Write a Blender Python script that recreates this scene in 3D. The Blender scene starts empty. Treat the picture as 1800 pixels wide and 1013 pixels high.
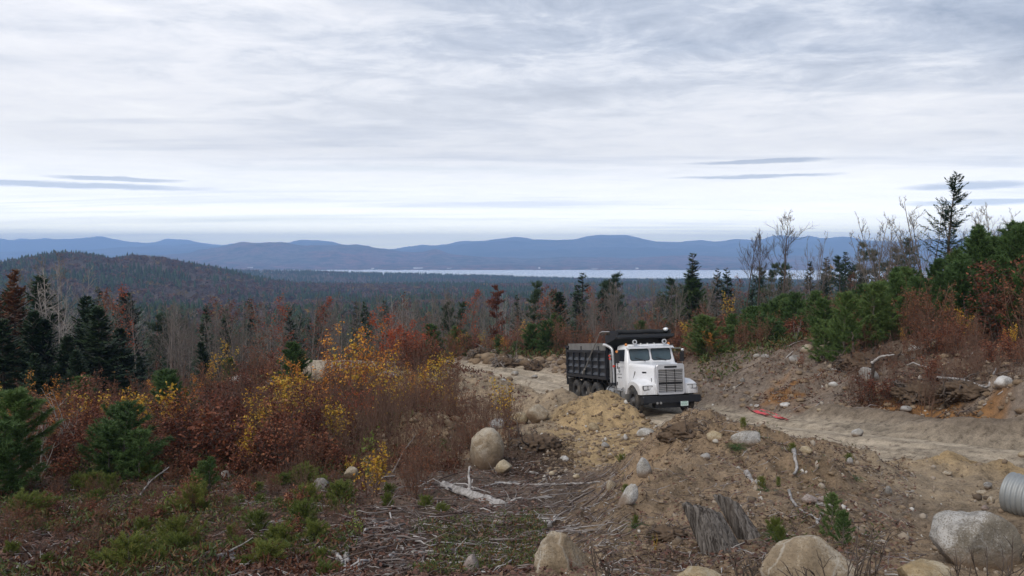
import bpy, bmesh, math, random
import numpy as np
from mathutils import Vector, Matrix

# ------------------------------------------------------------------ camera, sky, sun
sc = bpy.context.scene
COL = sc.collection
FPX, PITCH = 1386.0, math.radians(2.75)          # focal length in photo pixels, downward tilt
cam = bpy.data.cameras.new('camera'); cam_o = bpy.data.objects.new('camera', cam); COL.objects.link(cam_o)
cam.sensor_width = 36; cam.lens = 36 * FPX / 1800; cam.clip_start = 0.05; cam.clip_end = 80000
cam_o.rotation_euler = (math.radians(90) - PITCH, 0, 0); sc.camera = cam_o
vs = sc.view_settings
vs.view_transform = 'Standard'; vs.look = 'None'; vs.exposure = 0.38; vs.gamma = 1; vs.use_curve_mapping = False
sc.render.resolution_x, sc.render.resolution_y = 1024, 576
cy = sc.cycles
cy.max_bounces = 6; cy.diffuse_bounces = 3; cy.glossy_bounces = 3; cy.transmission_bounces = 3
cy.transparent_max_bounces = 8; cy.volume_bounces = 3; cy.use_adaptive_sampling = True; cy.adaptive_threshold = 0.008
cy.use_denoising = True
try:
    cy.denoiser = 'OPENIMAGEDENOISE'; cy.denoising_prefilter = 'ACCURATE'
except Exception: pass
SUN_EL, SUN_AZ = math.radians(48), math.radians(215)
sun = bpy.data.lights.new('sun', 'SUN'); sun.energy = 1.5; sun.angle = math.radians(30); sun.color = (1, .94, .85)
sun_o = bpy.data.objects.new('sun', sun); COL.objects.link(sun_o)
sd = Vector((math.sin(SUN_AZ)*math.cos(SUN_EL), math.cos(SUN_AZ)*math.cos(SUN_EL), math.sin(SUN_EL)))
sun_o.rotation_euler = (-sd).to_track_quat('-Z', 'Y').to_euler()

class NT:
    """small helper for building node trees"""
    def __init__(s, nt): s.nt = nt
    def n(s, t, **k):
        nd = s.nt.nodes.new(t)
        ins = k.pop('i', {})
        for a, b in k.items(): setattr(nd, a, b)
        for a, b in ins.items():
            if isinstance(b, bpy.types.NodeSocket): s.nt.links.new(b, nd.inputs[a])
            else: nd.inputs[a].default_value = b
        return nd
    def math(s, op, a, b=0.0, c=None, clamp=False):
        nd = s.nt.nodes.new('ShaderNodeMath'); nd.operation = op; nd.use_clamp = clamp
        for k, v in enumerate((a, b, c)):
            if v is None: continue
            if isinstance(v, bpy.types.NodeSocket): s.nt.links.new(v, nd.inputs[k])
            else: nd.inputs[k].default_value = v
        return nd.outputs[0]
    def noise(s, vec, scale, detail=4, rough=.55, dist=0, out='Fac'):
        nd = s.n('ShaderNodeTexNoise', i={'Scale': scale, 'Detail': detail, 'Roughness': rough, 'Distortion': dist})
        if vec is not None: s.nt.links.new(vec, nd.inputs['Vector'])
        return nd.outputs[out]
    def ramp(s, fac, stops, interp='LINEAR'):
        nd = s.nt.nodes.new('ShaderNodeValToRGB'); cr = nd.color_ramp; cr.interpolation = interp
        while len(cr.elements) < len(stops): cr.elements.new(1)
        for e, (p, c) in zip(cr.elements, stops):
            e.position = p; e.color = (c, c, c, 1) if isinstance(c, (int, float)) else (*c, 1)
        s.nt.links.new(fac, nd.inputs[0]); return nd.outputs[0]
    def mix(s, fac, a, b, mode='MIX'):
        nd = s.nt.nodes.new('ShaderNodeMix'); nd.data_type = 'RGBA'; nd.blend_type = mode
        for k, v in ((0, fac), (6, a), (7, b)):
            if isinstance(v, bpy.types.NodeSocket): s.nt.links.new(v, nd.inputs[k])
            elif k == 0: nd.inputs[0].default_value = v
            else: nd.inputs[k].default_value = (v, v, v, 1) if isinstance(v, (int, float)) else (*v, 1)
        return nd.outputs[2]

world = bpy.data.worlds.new("World"); sc.world = world; world.use_nodes = True
wt = world.node_tree; wt.nodes.clear(); W = NT(wt)
sky = W.n('ShaderNodeTexSky', sky_type='NISHITA', sun_disc=False, sun_elevation=SUN_EL, sun_rotation=SUN_AZ, altitude=250)
skyc = W.mix(1.0, sky.outputs[0], .075, 'MULTIPLY')
geo = W.n('ShaderNodeTexCoord').outputs['Generated']
sep = W.n('ShaderNodeSeparateXYZ', i={0: geo}).outputs
zc = W.math('MAXIMUM', W.math('ADD', sep[2], .05), .035)      # clouds lie on a flat layer: x/z, y/z
pl = W.n('ShaderNodeCombineXYZ', i={0: W.math('DIVIDE', sep[0], zc), 1: W.math('DIVIDE', sep[1], zc), 2: 0.0}).outputs[0]
mp = W.n('ShaderNodeMapping', i={0: pl, 1: (3.1, 7.7, 0), 2: (0, 0, math.radians(18)), 3: (.75, .9, 1)}).outputs[0]
big = W.noise(mp, .50, 5, .5, .25)
fine = W.noise(mp, 2.8, 10, .66, .35)
mp2 = W.n('ShaderNodeMapping', i={0: pl, 1: (11.3, 2.2, 0), 2: (0, 0, math.radians(-8)), 3: (.16, .8, 1)}).outputs[0]
streak = W.noise(mp2, 1.1, 6, .6, .4)
az = W.math('DIVIDE', sep[0], W.math('MAXIMUM', sep[1], .2))
rightness = W.math('MULTIPLY_ADD', az, .5, .5, True)
high = W.math('MULTIPLY', W.math('SUBTRACT', sep[2], .06), 3.2, None, True)
dens = W.math('ADD', W.math('MULTIPLY', big, .52), W.math('MULTIPLY', fine, .48))
dens = W.math('ADD', dens, W.math('MULTIPLY_ADD', W.math('MULTIPLY', rightness, high), .27, W.math('MULTIPLY', high, .0)))
cloud = W.ramp(dens, [(.36, (1.05, 1.04, 1.0)), (.44, (.88, .875, .88)), (.50, (.78, .785, .82)), (.55, (.66, .685, .74)), (.60, (.50, .54, .62)), (.68, (.34, .385, .47)), (.8, (.20, .24, .32))])
calm = W.math('MULTIPLY_ADD', W.math('MULTIPLY', rightness, high), 1.6, .42, True)
cloud = W.mix(calm, (.80, .80, .825), cloud)
# low horizon: warm pale light under the cloud deck, thin blue-grey bands
low = W.ramp(sep[2], [(0, 1.0), (.12, .7), (.24, 0.0)])
cloud = W.mix(W.math('MULTIPLY', low, .8), cloud, (.77, .765, .755))
glow = W.ramp(sep[2], [(0, 1.0), (.02, .85), (.035, .5), (.06, .2), (.12, 0.0)])
band = W.ramp(streak, [(.54, 0.0), (.66, 1.0)])
cloud = W.mix(W.math('MULTIPLY', band, .45), cloud, (.44, .48, .56))
wisp = W.noise(mp, 3.0, 6, .6)
for (a0, e0, wa, we) in ((-.58, .0715, .22, .0042), (-.50, .080, .10, .003), (.31, .0885, .12, .0026), (.31, .106, .10, .003), (.58, .070, .10, .005), (.60, .052, .12, .004)):
    qa = W.math('DIVIDE', W.math('SUBTRACT', az, a0), wa); qe = W.math('DIVIDE', W.math('SUBTRACT', sep[2], W.math('MULTIPLY_ADD', wisp, .008, e0-.004)), we)
    d2 = W.math('ADD', W.math('MULTIPLY', qa, qa), W.math('MULTIPLY', qe, qe))
    cloud = W.mix(W.ramp(d2, [(.3, .75), (1.0, 0.0)]), cloud, (.33, .38, .47))
gap = W.ramp(W.noise(mp2, .6, 4, .5, .2), [(.58, 0.0), (.74, .45)])
tot = W.mix(gap, cloud, skyc)
tot = W.mix(1.0, tot, W.mix(glow, (1, 1, 1), (1.0, .90, .56)), 'MULTIPLY')
tot = W.mix(1.0, tot, W.n('ShaderNodeCombineXYZ', i={0: W.math('MULTIPLY_ADD', glow, 3.3, 1.0), 1: W.math('MULTIPLY_ADD', glow, 3.3, 1.0), 2: W.math('MULTIPLY_ADD', glow, 3.3, 1.0)}).outputs[0], 'MULTIPLY')
tot = W.mix(W.math('LESS_THAN', sep[2], -.02), tot, (.10, .10, .11))
bg = W.n('ShaderNodeBackground', i={0: tot, 1: 1.0})
W.n('ShaderNodeOutputWorld', i={0: bg.outputs[0]})

# ------------------------------------------------------------------ view geometry: a photo position and a distance give a place
CF = np.array([0, math.cos(PITCH), -math.sin(PITCH)]); CU = np.array([0, math.sin(PITCH), math.cos(PITCH)])
def ray(u, v):
    d = CF + np.array([1., 0, 0]) * (u - 900) / FPX + CU * (506.5 - v) / FPX
    return d / d[1]
def at(u, v, Y): return ray(u, v) * Y

# ------------------------------------------------------------------ noise
def _hash(ix, iy, s):
    h = (ix * 374761393 + iy * 668265263 + s * 1442695041) & 0xffffffff
    h = ((h ^ (h >> 13)) * 1274126177) & 0xffffffff
    return ((h ^ (h >> 16)) & 0xffff) / 65535.0
def vnoise(x, y, s=0):
    x = np.asarray(x, float); y = np.asarray(y, float)
    ix = np.floor(x).astype(np.int64); iy = np.floor(y).astype(np.int64); fx = x - ix; fy = y - iy
    fx = fx*fx*fx*(fx*(fx*6-15)+10); fy = fy*fy*fy*(fy*(fy*6-15)+10)
    a = _hash(ix, iy, s); b = _hash(ix+1, iy, s); c = _hash(ix, iy+1, s); d = _hash(ix+1, iy+1, s)
    return (a + (b-a)*fx + (c-a)*fy + (a-b-c+d)*fx*fy) * 2 - 1
def fbm(x, y, s=0, o=4, g=.5):
    t = 0; a = 1; n = 0
    for k in range(o):
        t = t + a*vnoise(x*2**k + 17.3*k, y*2**k - 9.1*k, s+k); n += a; a *= g
    return t / n
def ridged(x, y, s=0, o=3):
    t = 0; a = 1; n = 0
    for k in range(o):
        t = t + a*(1-2*np.abs(vnoise(x*2**k+5.5*k, y*2**k+3.3*k, s+k))); n += a; a *= .5
    return t / n
def sstep(a, b, x):
    t = np.clip((x-a)/(b-a), 0, 1); return t*t*(3-2*t)

# ------------------------------------------------------------------ mesh helpers
def mesh_np(name, V, F, mats=(), smooth=True, fm=None):
    """V (n,3); F list of (m,k) index arrays, tris and quads mixed"""
    me = bpy.data.meshes.new(name)
    if isinstance(F, np.ndarray): F = [F]
    F = [np.asarray(f, np.int32) for f in F if len(f)]
    V = np.asarray(V, np.float32)
    me.vertices.add(len(V)); me.vertices.foreach_set('co', V.ravel())
    nl = sum(f.size for f in F); nf = sum(len(f) for f in F)
    me.loops.add(nl); me.loops.foreach_set('vertex_index', np.concatenate([f.ravel() for f in F]))
    me.polygons.add(nf)
    tot = np.concatenate([np.full(len(f), f.shape[1], np.int32) for f in F])
    st = np.concatenate([[0], np.cumsum(tot)[:-1]]).astype(np.int32)
    me.polygons.foreach_set('loop_start', st); me.polygons.foreach_set('loop_total', tot)
    if smooth: me.polygons.foreach_set('use_smooth', np.ones(nf, bool))
    for m in mats: me.materials.append(m)
    if fm is not None: me.polygons.foreach_set('material_index', np.asarray(fm, np.int32))
    me.update(calc_edges=True); me.validate(); return me
def tagit(o, label=None, cat=None, group=None, kind=None):
    if label: o['label'] = label
    if cat: o['category'] = cat
    if group: o['group'] = group
    if kind: o['kind'] = kind
    return o
def link(name, me, parent=None, loc=None):
    o = bpy.data.objects.new(name, me); COL.objects.link(o)
    if parent: o.parent = parent
    if loc is not None: o.location = loc
    return o
def empty(name, loc=(0, 0, 0), rz=0):
    o = bpy.data.objects.new(name, None); COL.objects.link(o); o.location = loc; o.rotation_euler = (0, 0, rz)
    o.empty_display_size = .3; return o
def copy_tree(o, parent=None):
    c = o.copy(); COL.objects.link(c); c.parent = parent
    for ch in list(o.children): copy_tree(ch, c)
    return c

class Geo:
    """collects numpy pieces of one mesh"""
    def __init__(s): s.V = []; s.T = []; s.Q = []; s.n = 0
    def add(s, V, T=None, Q=None):
        V = np.asarray(V, float).reshape(-1, 3)
        if T is not None and len(T): s.T.append(np.asarray(T, int) + s.n)
        if Q is not None and len(Q): s.Q.append(np.asarray(Q, int) + s.n)
        s.V.append(V); s.n += len(V)
    def tube(s, P, R, k=4, cap=True):
        P = np.asarray(P, float); R = np.asarray(R, float); n = len(P)
        if n < 2: return
        D = np.gradient(P, axis=0); D /= np.linalg.norm(D, axis=1)[:, None] + 1e-9
        a = np.where(np.abs(D[:, 2:3]) < .9, np.array([[0, 0, 1.]]), np.array([[1., 0, 0]]))
        A = np.cross(D, a); A /= np.linalg.norm(A, axis=1)[:, None] + 1e-9; B = np.cross(D, A)
        th = np.arange(k) * 2*np.pi/k
        V = P[:, None] + R[:, None, None]*(np.cos(th)[None, :, None]*A[:, None] + np.sin(th)[None, :, None]*B[:, None])
        i = np.arange(n-1)[:, None]*k; j = np.arange(k)[None]; j2 = (j+1) % k
        Q = np.stack([i+j, i+j2, i+k+j2, i+k+j], -1).reshape(-1, 4)
        T = None
        if cap and k > 2:
            T = [(0, q+1, q) for q in range(1, k-1)] + [((n-1)*k, (n-1)*k+q, (n-1)*k+q+1) for q in range(1, k-1)]
        s.add(V, T, Q)
    def diamonds(s, C, A, B):
        """leaf-shaped quads: centre C, half length vector A, half width vector B"""
        C = np.asarray(C); n = len(C)
        if not n: return
        V = np.stack([C-A, C+B-.15*A, C+A, C-B-.15*A], 1)
        s.add(V, None, np.arange(4*n).reshape(n, 4))
    def blades(s, C, A, B):
        """triangles: base C, tip C+A, base half width B"""
        n = len(C)
        if not n: return
        V = np.stack([C-B, C+B, C+A], 1); s.add(V, np.arange(3*n).reshape(n, 3))
    def box(s, x0, x1, y0, y1, z0, z1):
        V = [(x, y, z) for x in (x0, x1) for y in (y0, y1) for z in (z0, z1)]
        s.add(V, None, [(0, 1, 3, 2), (4, 6, 7, 5), (0, 4, 5, 1), (2, 3, 7, 6), (0, 2, 6, 4), (1, 5, 7, 3)])
    def mesh(s, name, *mats, smooth=True):
        return mesh_np(name, np.concatenate(s.V), [np.concatenate(x) for x in (s.T, s.Q) if x], mats, smooth)

# ------------------------------------------------------------------ materials
def newmat(name):
    m = bpy.data.materials.new(name); m.use_nodes = True; m.node_tree.nodes.clear(); return m, NT(m.node_tree)
def bumpn(N, h, strength, dist):
    return N.n('ShaderNodeBump', i={'Height': h, 'Strength': strength, 'Distance': dist}).outputs[0]
def plain(name, col, rough=.6, metal=0, bump=0, var=.12, scale=6, dirt=None, dirtamt=0, spec=.5, coat=0):
    m, N = newmat(name); tc = N.n('ShaderNodeTexCoord').outputs['Object']
    nz = N.noise(tc, scale, 5, .6)
    c = N.mix(nz, tuple(x*(1-var) for x in col), tuple(min(1, x*(1+var)) for x in col))
    if dirt:
        d = N.ramp(N.noise(tc, scale*.5, 7, .7, .5), [(.45, 0.0), (.7, 1.0)])
        c = N.mix(N.math('MULTIPLY', d, dirtamt), c, dirt)
    p = N.n('ShaderNodeBsdfPrincipled', i={'Base Color': c, 'Roughness': N.math('MULTIPLY_ADD', nz, .2, rough-.1), 'Metallic': metal, 'Specular IOR Level': spec, 'Coat Weight': coat})
    if bump: N.nt.links.new(bumpn(N, N.noise(tc, scale*4, 5, .6), bump, .01), p.inputs['Normal'])
    N.n('ShaderNodeOutputMaterial', i={0: p.outputs[0]}); return m
def leafmat(name, stops, trans=.25, objvar=.25, rough=.55):
    """every leaf its own tone; every plant a little different"""
    m, N = newmat(name)
    r = N.n('ShaderNodeNewGeometry').outputs['Random Per Island']
    oi = N.n('ShaderNodeObjectInfo').outputs['Random']
    f = N.math('ADD', N.math('MULTIPLY', r, 1-objvar), N.math('MULTIPLY', oi, objvar))
    c = N.ramp(f, stops)
    d = N.n('ShaderNodeBsdfPrincipled', i={'Base Color': c, 'Roughness': rough, 'Specular IOR Level': .25})
    t = N.n('ShaderNodeBsdfTranslucent', i={0: c})
    mx = N.n('ShaderNodeMixShader', i={0: trans, 1: d.outputs[0], 2: t.outputs[0]})
    N.n('ShaderNodeOutputMaterial', i={0: mx.outputs[0]}); return m
def barkmat(name, a, b, scale=20):
    m, N = newmat(name); tc = N.n('ShaderNodeTexCoord').outputs['Object']
    mp = N.n('ShaderNodeMapping', i={0: tc, 3: (1, 1, .15)}).outputs[0]
    nz = N.noise(mp, scale, 5, .7)
    c = N.mix(N.ramp(nz, [(.35, 0.0), (.65, 1.0)]), a, b)
    p = N.n('ShaderNodeBsdfPrincipled', i={'Base Color': c, 'Roughness': .85, 'Specular IOR Level': .2, 'Normal': bumpn(N, nz, .5, .02)})
    N.n('ShaderNodeOutputMaterial', i={0: p.outputs[0]}); return m
def rockmat(name, a, b, lichen, amt, scale=3.0, veins=.25):
    m, N = newmat(name); tc = N.n('ShaderNodeTexCoord').outputs['Object']
    oi = N.n('ShaderNodeObjectInfo').outputs['Random']
    v = N.n('ShaderNodeVectorMath', operation='ADD', i={0: tc, 1: N.n('ShaderNodeCombineXYZ', i={0: N.math('MULTIPLY', oi, 31), 1: oi, 2: 0.0}).outputs[0]}).outputs[0]
    big = N.noise(v, scale, 6, .6, .3); sp = N.noise(v, 60, 3, .7); md = N.noise(v, 14, 5, .65)
    c = N.mix(N.ramp(big, [(.35, 0.0), (.65, 1.0)]), a, b)
    c = N.mix(N.math('MULTIPLY', N.ramp(md, [(.4, 1.0), (.6, 0.0)]), .35), c, tuple(x*.5 for x in a))
    c = N.mix(N.math('MULTIPLY', N.ramp(N.math('ADD', N.math('MULTIPLY', big, .6), N.math('MULTIPLY', sp, .45)), [(.50, 0.0), (.60, 1.0)]), amt), c, lichen)
    c = N.mix(N.math('MULTIPLY', N.ramp(sp, [(.32, 1.0), (.42, 0.0)]), .6), c, (.05, .045, .04))
    wv = N.mix(.12, v, N.noise(v, 4, 4, .6, 0, 'Color'), 'ADD'); vo = N.n('ShaderNodeTexVoronoi', feature='DISTANCE_TO_EDGE', i={'Vector': wv, 'Scale': 2.6}).outputs['Distance']
    vein = N.math('MULTIPLY', N.ramp(vo, [(0, 1.0), (.035, 0.0)]), N.ramp(N.noise(v, 2.2, 3, .6), [(.42, 0.0), (.58, 1.0)]))
    c = N.mix(N.math('MULTIPLY', vein, veins), c, lichen)
    c = N.mix(N.math('MULTIPLY', N.ramp(N.noise(v, 5, 6, .7, 1.0), [(.50, 0.0), (.66, 1.0)]), .55), c, tuple(x*.42 for x in a))
    gz = N.n('ShaderNodeSeparateXYZ', i={0: N.n('ShaderNodeTexCoord').outputs['Generated']}).outputs[2]
    c = N.mix(N.math('MULTIPLY', N.ramp(N.math('ADD', gz, N.math('MULTIPLY', N.noise(v, 6, 5, .65), -.5)), [(.10, 1.0), (.36, 0.0)]), .85), c, (.17, .115, .075))
    nrm = bumpn(N, N.math('ADD', md, N.math('MULTIPLY', sp, .35)), .7, .03)
    p = N.n('ShaderNodeBsdfPrincipled', i={'Base Color': c, 'Roughness': .9, 'Specular IOR Level': .25, 'Normal': nrm})
    N.n('ShaderNodeOutputMaterial', i={0: p.outputs[0]}); return m

# ------------------------------------------------------------------ the lie of the land
CTL = [  # photo position of ground points and their distance
 (-150,1013,8.8),(200,1013,8.8),(450,1013,8.7),(700,1013,8.3),(880,1013,7.9),(0,940,11.2),(300,940,11.2),(600,940,11),(850,940,10.6),
 (-100,870,15),(300,870,15),(600,870,15),(850,880,14),(0,820,19),(300,820,19),(600,815,19),(790,812,19),(900,812,18.6),
 (-100,770,26),(300,765,26),(560,760,25),(660,765,24),(0,745,38),(300,735,38),(550,712,36),(0,735,60),(300,730,60),(550,700,60),
 (680,700,34),(800,700,33),(900,715,30),(960,712,28),(1180,770,20.5),(1050,792,20),(960,790,20.5),(860,775,22.5),(940,750,24),(1000,740,24.5),
 (900,840,17),(1010,838,16.8),(1000,885,13.6),(940,960,10),(1080,885,12.3),(1130,830,13.6),(1180,765,15.2),(1250,748,15.2),(1330,770,14.6),(1480,803,13.4),(1560,842,12.4),
 (1610,872,11.3),(1250,850,11.2),(1100,1000,7.4),(1300,930,9.1),(1400,900,9.9),(1500,940,8.7),(1250,1013,6.9),(1500,1013,6.6),(1700,1013,6.5),(1950,1013,6.4),
 (1150,930,9.5),(1050,960,9.2),(1610,940,9.2),(1650,890,11),(1620,835,13.3),(1700,855,12.2),(1850,850,12),(1850,910,9.8),
 (1640,765,18.6),(1500,746,22),(1330,713,29),(1230,692,33),(1450,738,25.2),(1600,748,22),(1750,764,19.3),
 (1230,648,37),(1330,624,36),(1410,613,34),(1500,616,32),(1600,616,30),(1700,622,28),(1850,640,25),(1500,690,26.8),(1600,690,24.6),(1700,690,22.2),(1850,680,19.5),(1790,715,19),
 (1300,612,45),(1400,592,45),(1500,578,45),(1650,562,45),(1850,560,42),(1300,590,60),(1500,562,60),(1700,540,60),(1900,530,60),
 (1000,657,47),(900,652,49),(1000,632,53),(900,630,55),(830,636,55),(700,640,52),(600,672,50),(420,674,50),(300,697,50),(1150,645,48)]
XYZ = [(2.5,19,-5.3),(4.2,20,-5.4),(6.2,19.5,-5.2),(8,16.3,-4.5),(9,13.5,-3.9),(5.6,22,-5.6),(1,28,-6.0),(3,26,-5.9),(-2,30,-6.2),
 (0,-3,-1.7),(8,-2,-1.9),(-8,-2,-2.2),(0,2.5,-1.9),(5,3,-2.0),(-6,3,-2.6),(-14,3,-3.2),(14,4,-2.8),(16,9,-3.4),(20,14,-3.4),(26,20,-2.6),(-20,10,-4.2),(-30,22,-6),
 (5,70,-10.5),(-5,70,-11.2),(-15,70,-12.2),(-45,70,-14.5),(15,70,-9),(25,70,-7.6),(46,75,-5.4),(7,100,-16.4),(-22,100,-17.5),(-50,100,-19.5),(-80,100,-21),(36,100,-11.5),(66,100,-7),
 (-98,150,-29),(-32,150,-27),(11,150,-25.5),(54,150,-20),(98,150,-13),(-140,150,-32),(140,150,-8)]
C = np.array([at(*c) for c in CTL] + [np.array(p, float) for p in XYZ])
# fit the surface in warped space so that near detail is not swamped by far points
def warp(x, y):
    r = np.hypot(x, y + 6.0) + 1e-6; k = np.log1p(r/6.0)/r*10
    return x*k, (y+6.0)*k
cx, cyy = warp(C[:, 0], C[:, 1]); MQ = .45
def _phi(dx, dy): return np.sqrt(dx*dx + dy*dy + MQ*MQ)
_A = _phi(cx[:, None]-cx[None], cyy[:, None]-cyy[None])
_P = np.stack([np.ones(len(C)), cx, cyy], 1)
_M = np.zeros((len(C)+3,)*2); _M[:len(C), :len(C)] = _A - np.eye(len(C))*.03; _M[:len(C), len(C):] = _P; _M[len(C):, :len(C)] = _P.T
_w = np.linalg.solve(_M, np.concatenate([C[:, 2], np.zeros(3)]))
def near_base(x, y):
    wx, wy = warp(x, y); sh = wx.shape; wx = wx.ravel(); wy = wy.ravel(); out = np.empty(len(wx))
    for a in range(0, len(wx), 60000):
        s = slice(a, a+60000)
        out[s] = _phi(wx[s, None]-cx[None], wy[s, None]-cyy[None]) @ _w[:-3] + _w[-3] + _w[-2]*wx[s] + _w[-1]*wy[s]
    return out.reshape(sh)
LAKE_Z = -125.0
_vy = np.log(np.array([100, 150, 300, 600, 1200, 2300, 3150, 3500, 4000])); _vz = np.array([-18, -28, -42, -55, -76, -112, -122, -131, -140.])
def valley(x, y):
    r = np.maximum(np.hypot(x, y), 50)
    z = np.interp(np.log(r), _vy, _vz)
    a = x/np.maximum(y, 30)
    z = z + np.clip(a-.1, 0, 1)*60*sstep(100, 400, r)*(1-sstep(900, 2000, r))*.55
    z = z + 9*fbm(x/260, y/260, 5, 4)*sstep(150, 500, r)*(1-sstep(2800, 3300, r))
    uu_ = x/np.maximum(y, 50)*FPX+900; zt_ = (440-np.interp(uu_, [-900, -300, 0, 60, 110, 150, 200, 235, 290, 340, 400, 450, 520, 620], [470, 462, 456, 448, 441, 444, 452, 446, 451, 462, 472, 486, 497, 503]))/FPX*1500-11
    z = z + np.maximum(0, zt_-z)*np.exp(-((r-1540)/420)**2)*(1+.25*fbm(x/160, y/160, 33, 3)*np.abs((r-1540)/420).clip(0, 1))
    for (u, top, Y, w, d) in ((-4000, 446, 1500, 200, 260), ):
        zt = at(u, top, Y)[2] - 11; X = (u-900)/FPX*Y; base = -80
        z = z + np.maximum(0, (zt-base))*np.exp(-((x-X)/w)**2 - ((y-Y)/d)**2)*.62
    for (u, top, Y, w, d) in ((250, 473, 2900, 560, 260), (700, 481, 3000, 330, 220), (850, 484, 2950, 250, 200), (500, 478, 2850, 500, 240), (1000, 491, 2800, 260, 200), (1300, 492, 2500, 450, 300)):
        zt = at(u, top, Y)[2] - 12; X = (u-900)/FPX*Y
        z = z + np.maximum(0, (zt+118))*np.exp(-((x-X)/w)**2 - ((y-Y)/d)**2)*.8
    z = np.where(r > 5200, np.maximum(z, -123 + 0*z) , z)
    return z
ROAD = np.array([(-14,58,-8.4),(-6,53.5,-7.95),(-1,49.5,-7.65),(2.2,43,-7.45),(4.07,36.1,-6.98),(5.66,29.5,-6.18),(7.0,25,-5.55),(8.7,20.3,-4.85),(10.8,16.2,-4.3),(13.6,12,-3.85),(18,7,-3.5)])
def _resample(P, n):
    t = np.concatenate([[0], np.cumsum(np.linalg.norm(np.diff(P, axis=0), axis=1))]); s = np.linspace(0, t[-1], n)
    out = np.stack([np.interp(s, t, P[:, k]) for k in range(P.shape[1])], 1)
    for _ in range(6): out[1:-1] = (out[:-2]+out[1:-1]*2+out[2:])/4
    return out
RD = _resample(ROAD, 90)
def road_dist(x, y):
    """signed lateral distance, road height"""
    x = np.asarray(x, float); sh = x.shape; xf = x.ravel(); yf = np.asarray(y, float).ravel()
    best = np.full(len(xf), 1e9); sd_ = np.zeros(len(xf)); zz = np.zeros(len(xf))
    m = (yf < 75) & (yf > 2) & (np.abs(xf) < 40); idx = np.where(m)[0]; X = xf[idx]; Y = yf[idx]
    b = np.full(len(idx), 1e9); s_ = np.zeros(len(idx)); z_ = np.zeros(len(idx))
    for a, c in zip(RD[:-1], RD[1:]):
        d = c[:2]-a[:2]; L2 = d@d; t = np.clip(((X-a[0])*d[0]+(Y-a[1])*d[1])/L2, 0, 1)
        dx = X-a[0]-t*d[0]; dy = Y-a[1]-t*d[1]; q = np.hypot(dx, dy); g = q < b
        b = np.where(g, q, b); s_ = np.where(g, np.sign(dx*d[1]-dy*d[0])*q, s_); z_ = np.where(g, a[2]+t*(c[2]-a[2]), z_)
    best[idx] = b; sd_[idx] = s_; zz[idx] = z_
    return best.reshape(sh), sd_.reshape(sh), zz.reshape(sh)
PEAKS = [  # photo position of the top, distance, radius, sharpness
 (1066,694,25.2,2.3,1.25),(1110,718,24.2,1.5,1.2),(742,722,22.5,1.9,.9),(785,650,37,4.0,1.1),(855,668,34.5,2.6,1.1),(700,648,42,4,1.1),(985,688,29,1.6,1.1),(940,700,29.5,1.6,1.),
 (1708,797,14.2,1.5,1.1),(1660,812,14,.9,1.1),(1200,738,15.6,1.2,1.1),(1235,742,14.9,1.1,1.),(1165,762,15.0,1.0,1.),(1330,768,14.4,1.0,1.),(1420,790,13.8,.9,1.),(1480,800,13.2,.8,1.),(1165,800,13.4,1.2,.8),(1140,845,12.1,1.0,.8),(1105,890,10.9,1.0,.8),(1215,765,14.2,.9,.8),(1290,785,13.4,.8,.9),(1400,835,11.6,.9,.9),
 (1560,740,21.3,1.0,.9),(1480,735,22.8,1.0,.9),(1660,757,19.2,1.0,.9),(1760,765,18.0,.9,.9),(1420,741,23.5,.8,.9),
 (1400,615,33.5,2.0,.9),(1330,630,35.5,2.0,.9),(1465,612,32.2,2,.9),(1270,640,36.4,1.8,.9),(1560,605,31,2,.9),(1640,600,29.5,2,.9),(1720,622,26.5,2,.9),(1790,690,19,2.2,1.0),
 (990,632,50,2.2,1.),(930,634,51.5,2,1.),(870,628,54,2.2,.9),(800,625,55,2.5,.9),(1220,625,41,1.6,.9)]
_BERM = np.array([at(*q)[:2] for q in ((1440,742,25.0),(1500,744,23.6),(1570,748,22.1),(1640,758,20.4),(1720,766,19.1),(1840,774,17.8))])
_pk = []
def _pk_init():
    for (u, v, Y, r, s) in PEAKS:
        p = at(u, v, Y); b = float(near_base(np.array([p[0]]), np.array([p[1]]))[0])
        b += sum(h*max(0, 1-math.hypot(p[0]-x, p[1]-y)/rr)**ss for (x, y, rr, ss, h) in _pk)
        _pk.append((p[0], p[1], r, s, float(np.clip(p[2]-b, .12, 2.2))))
_pk_init()
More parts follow.
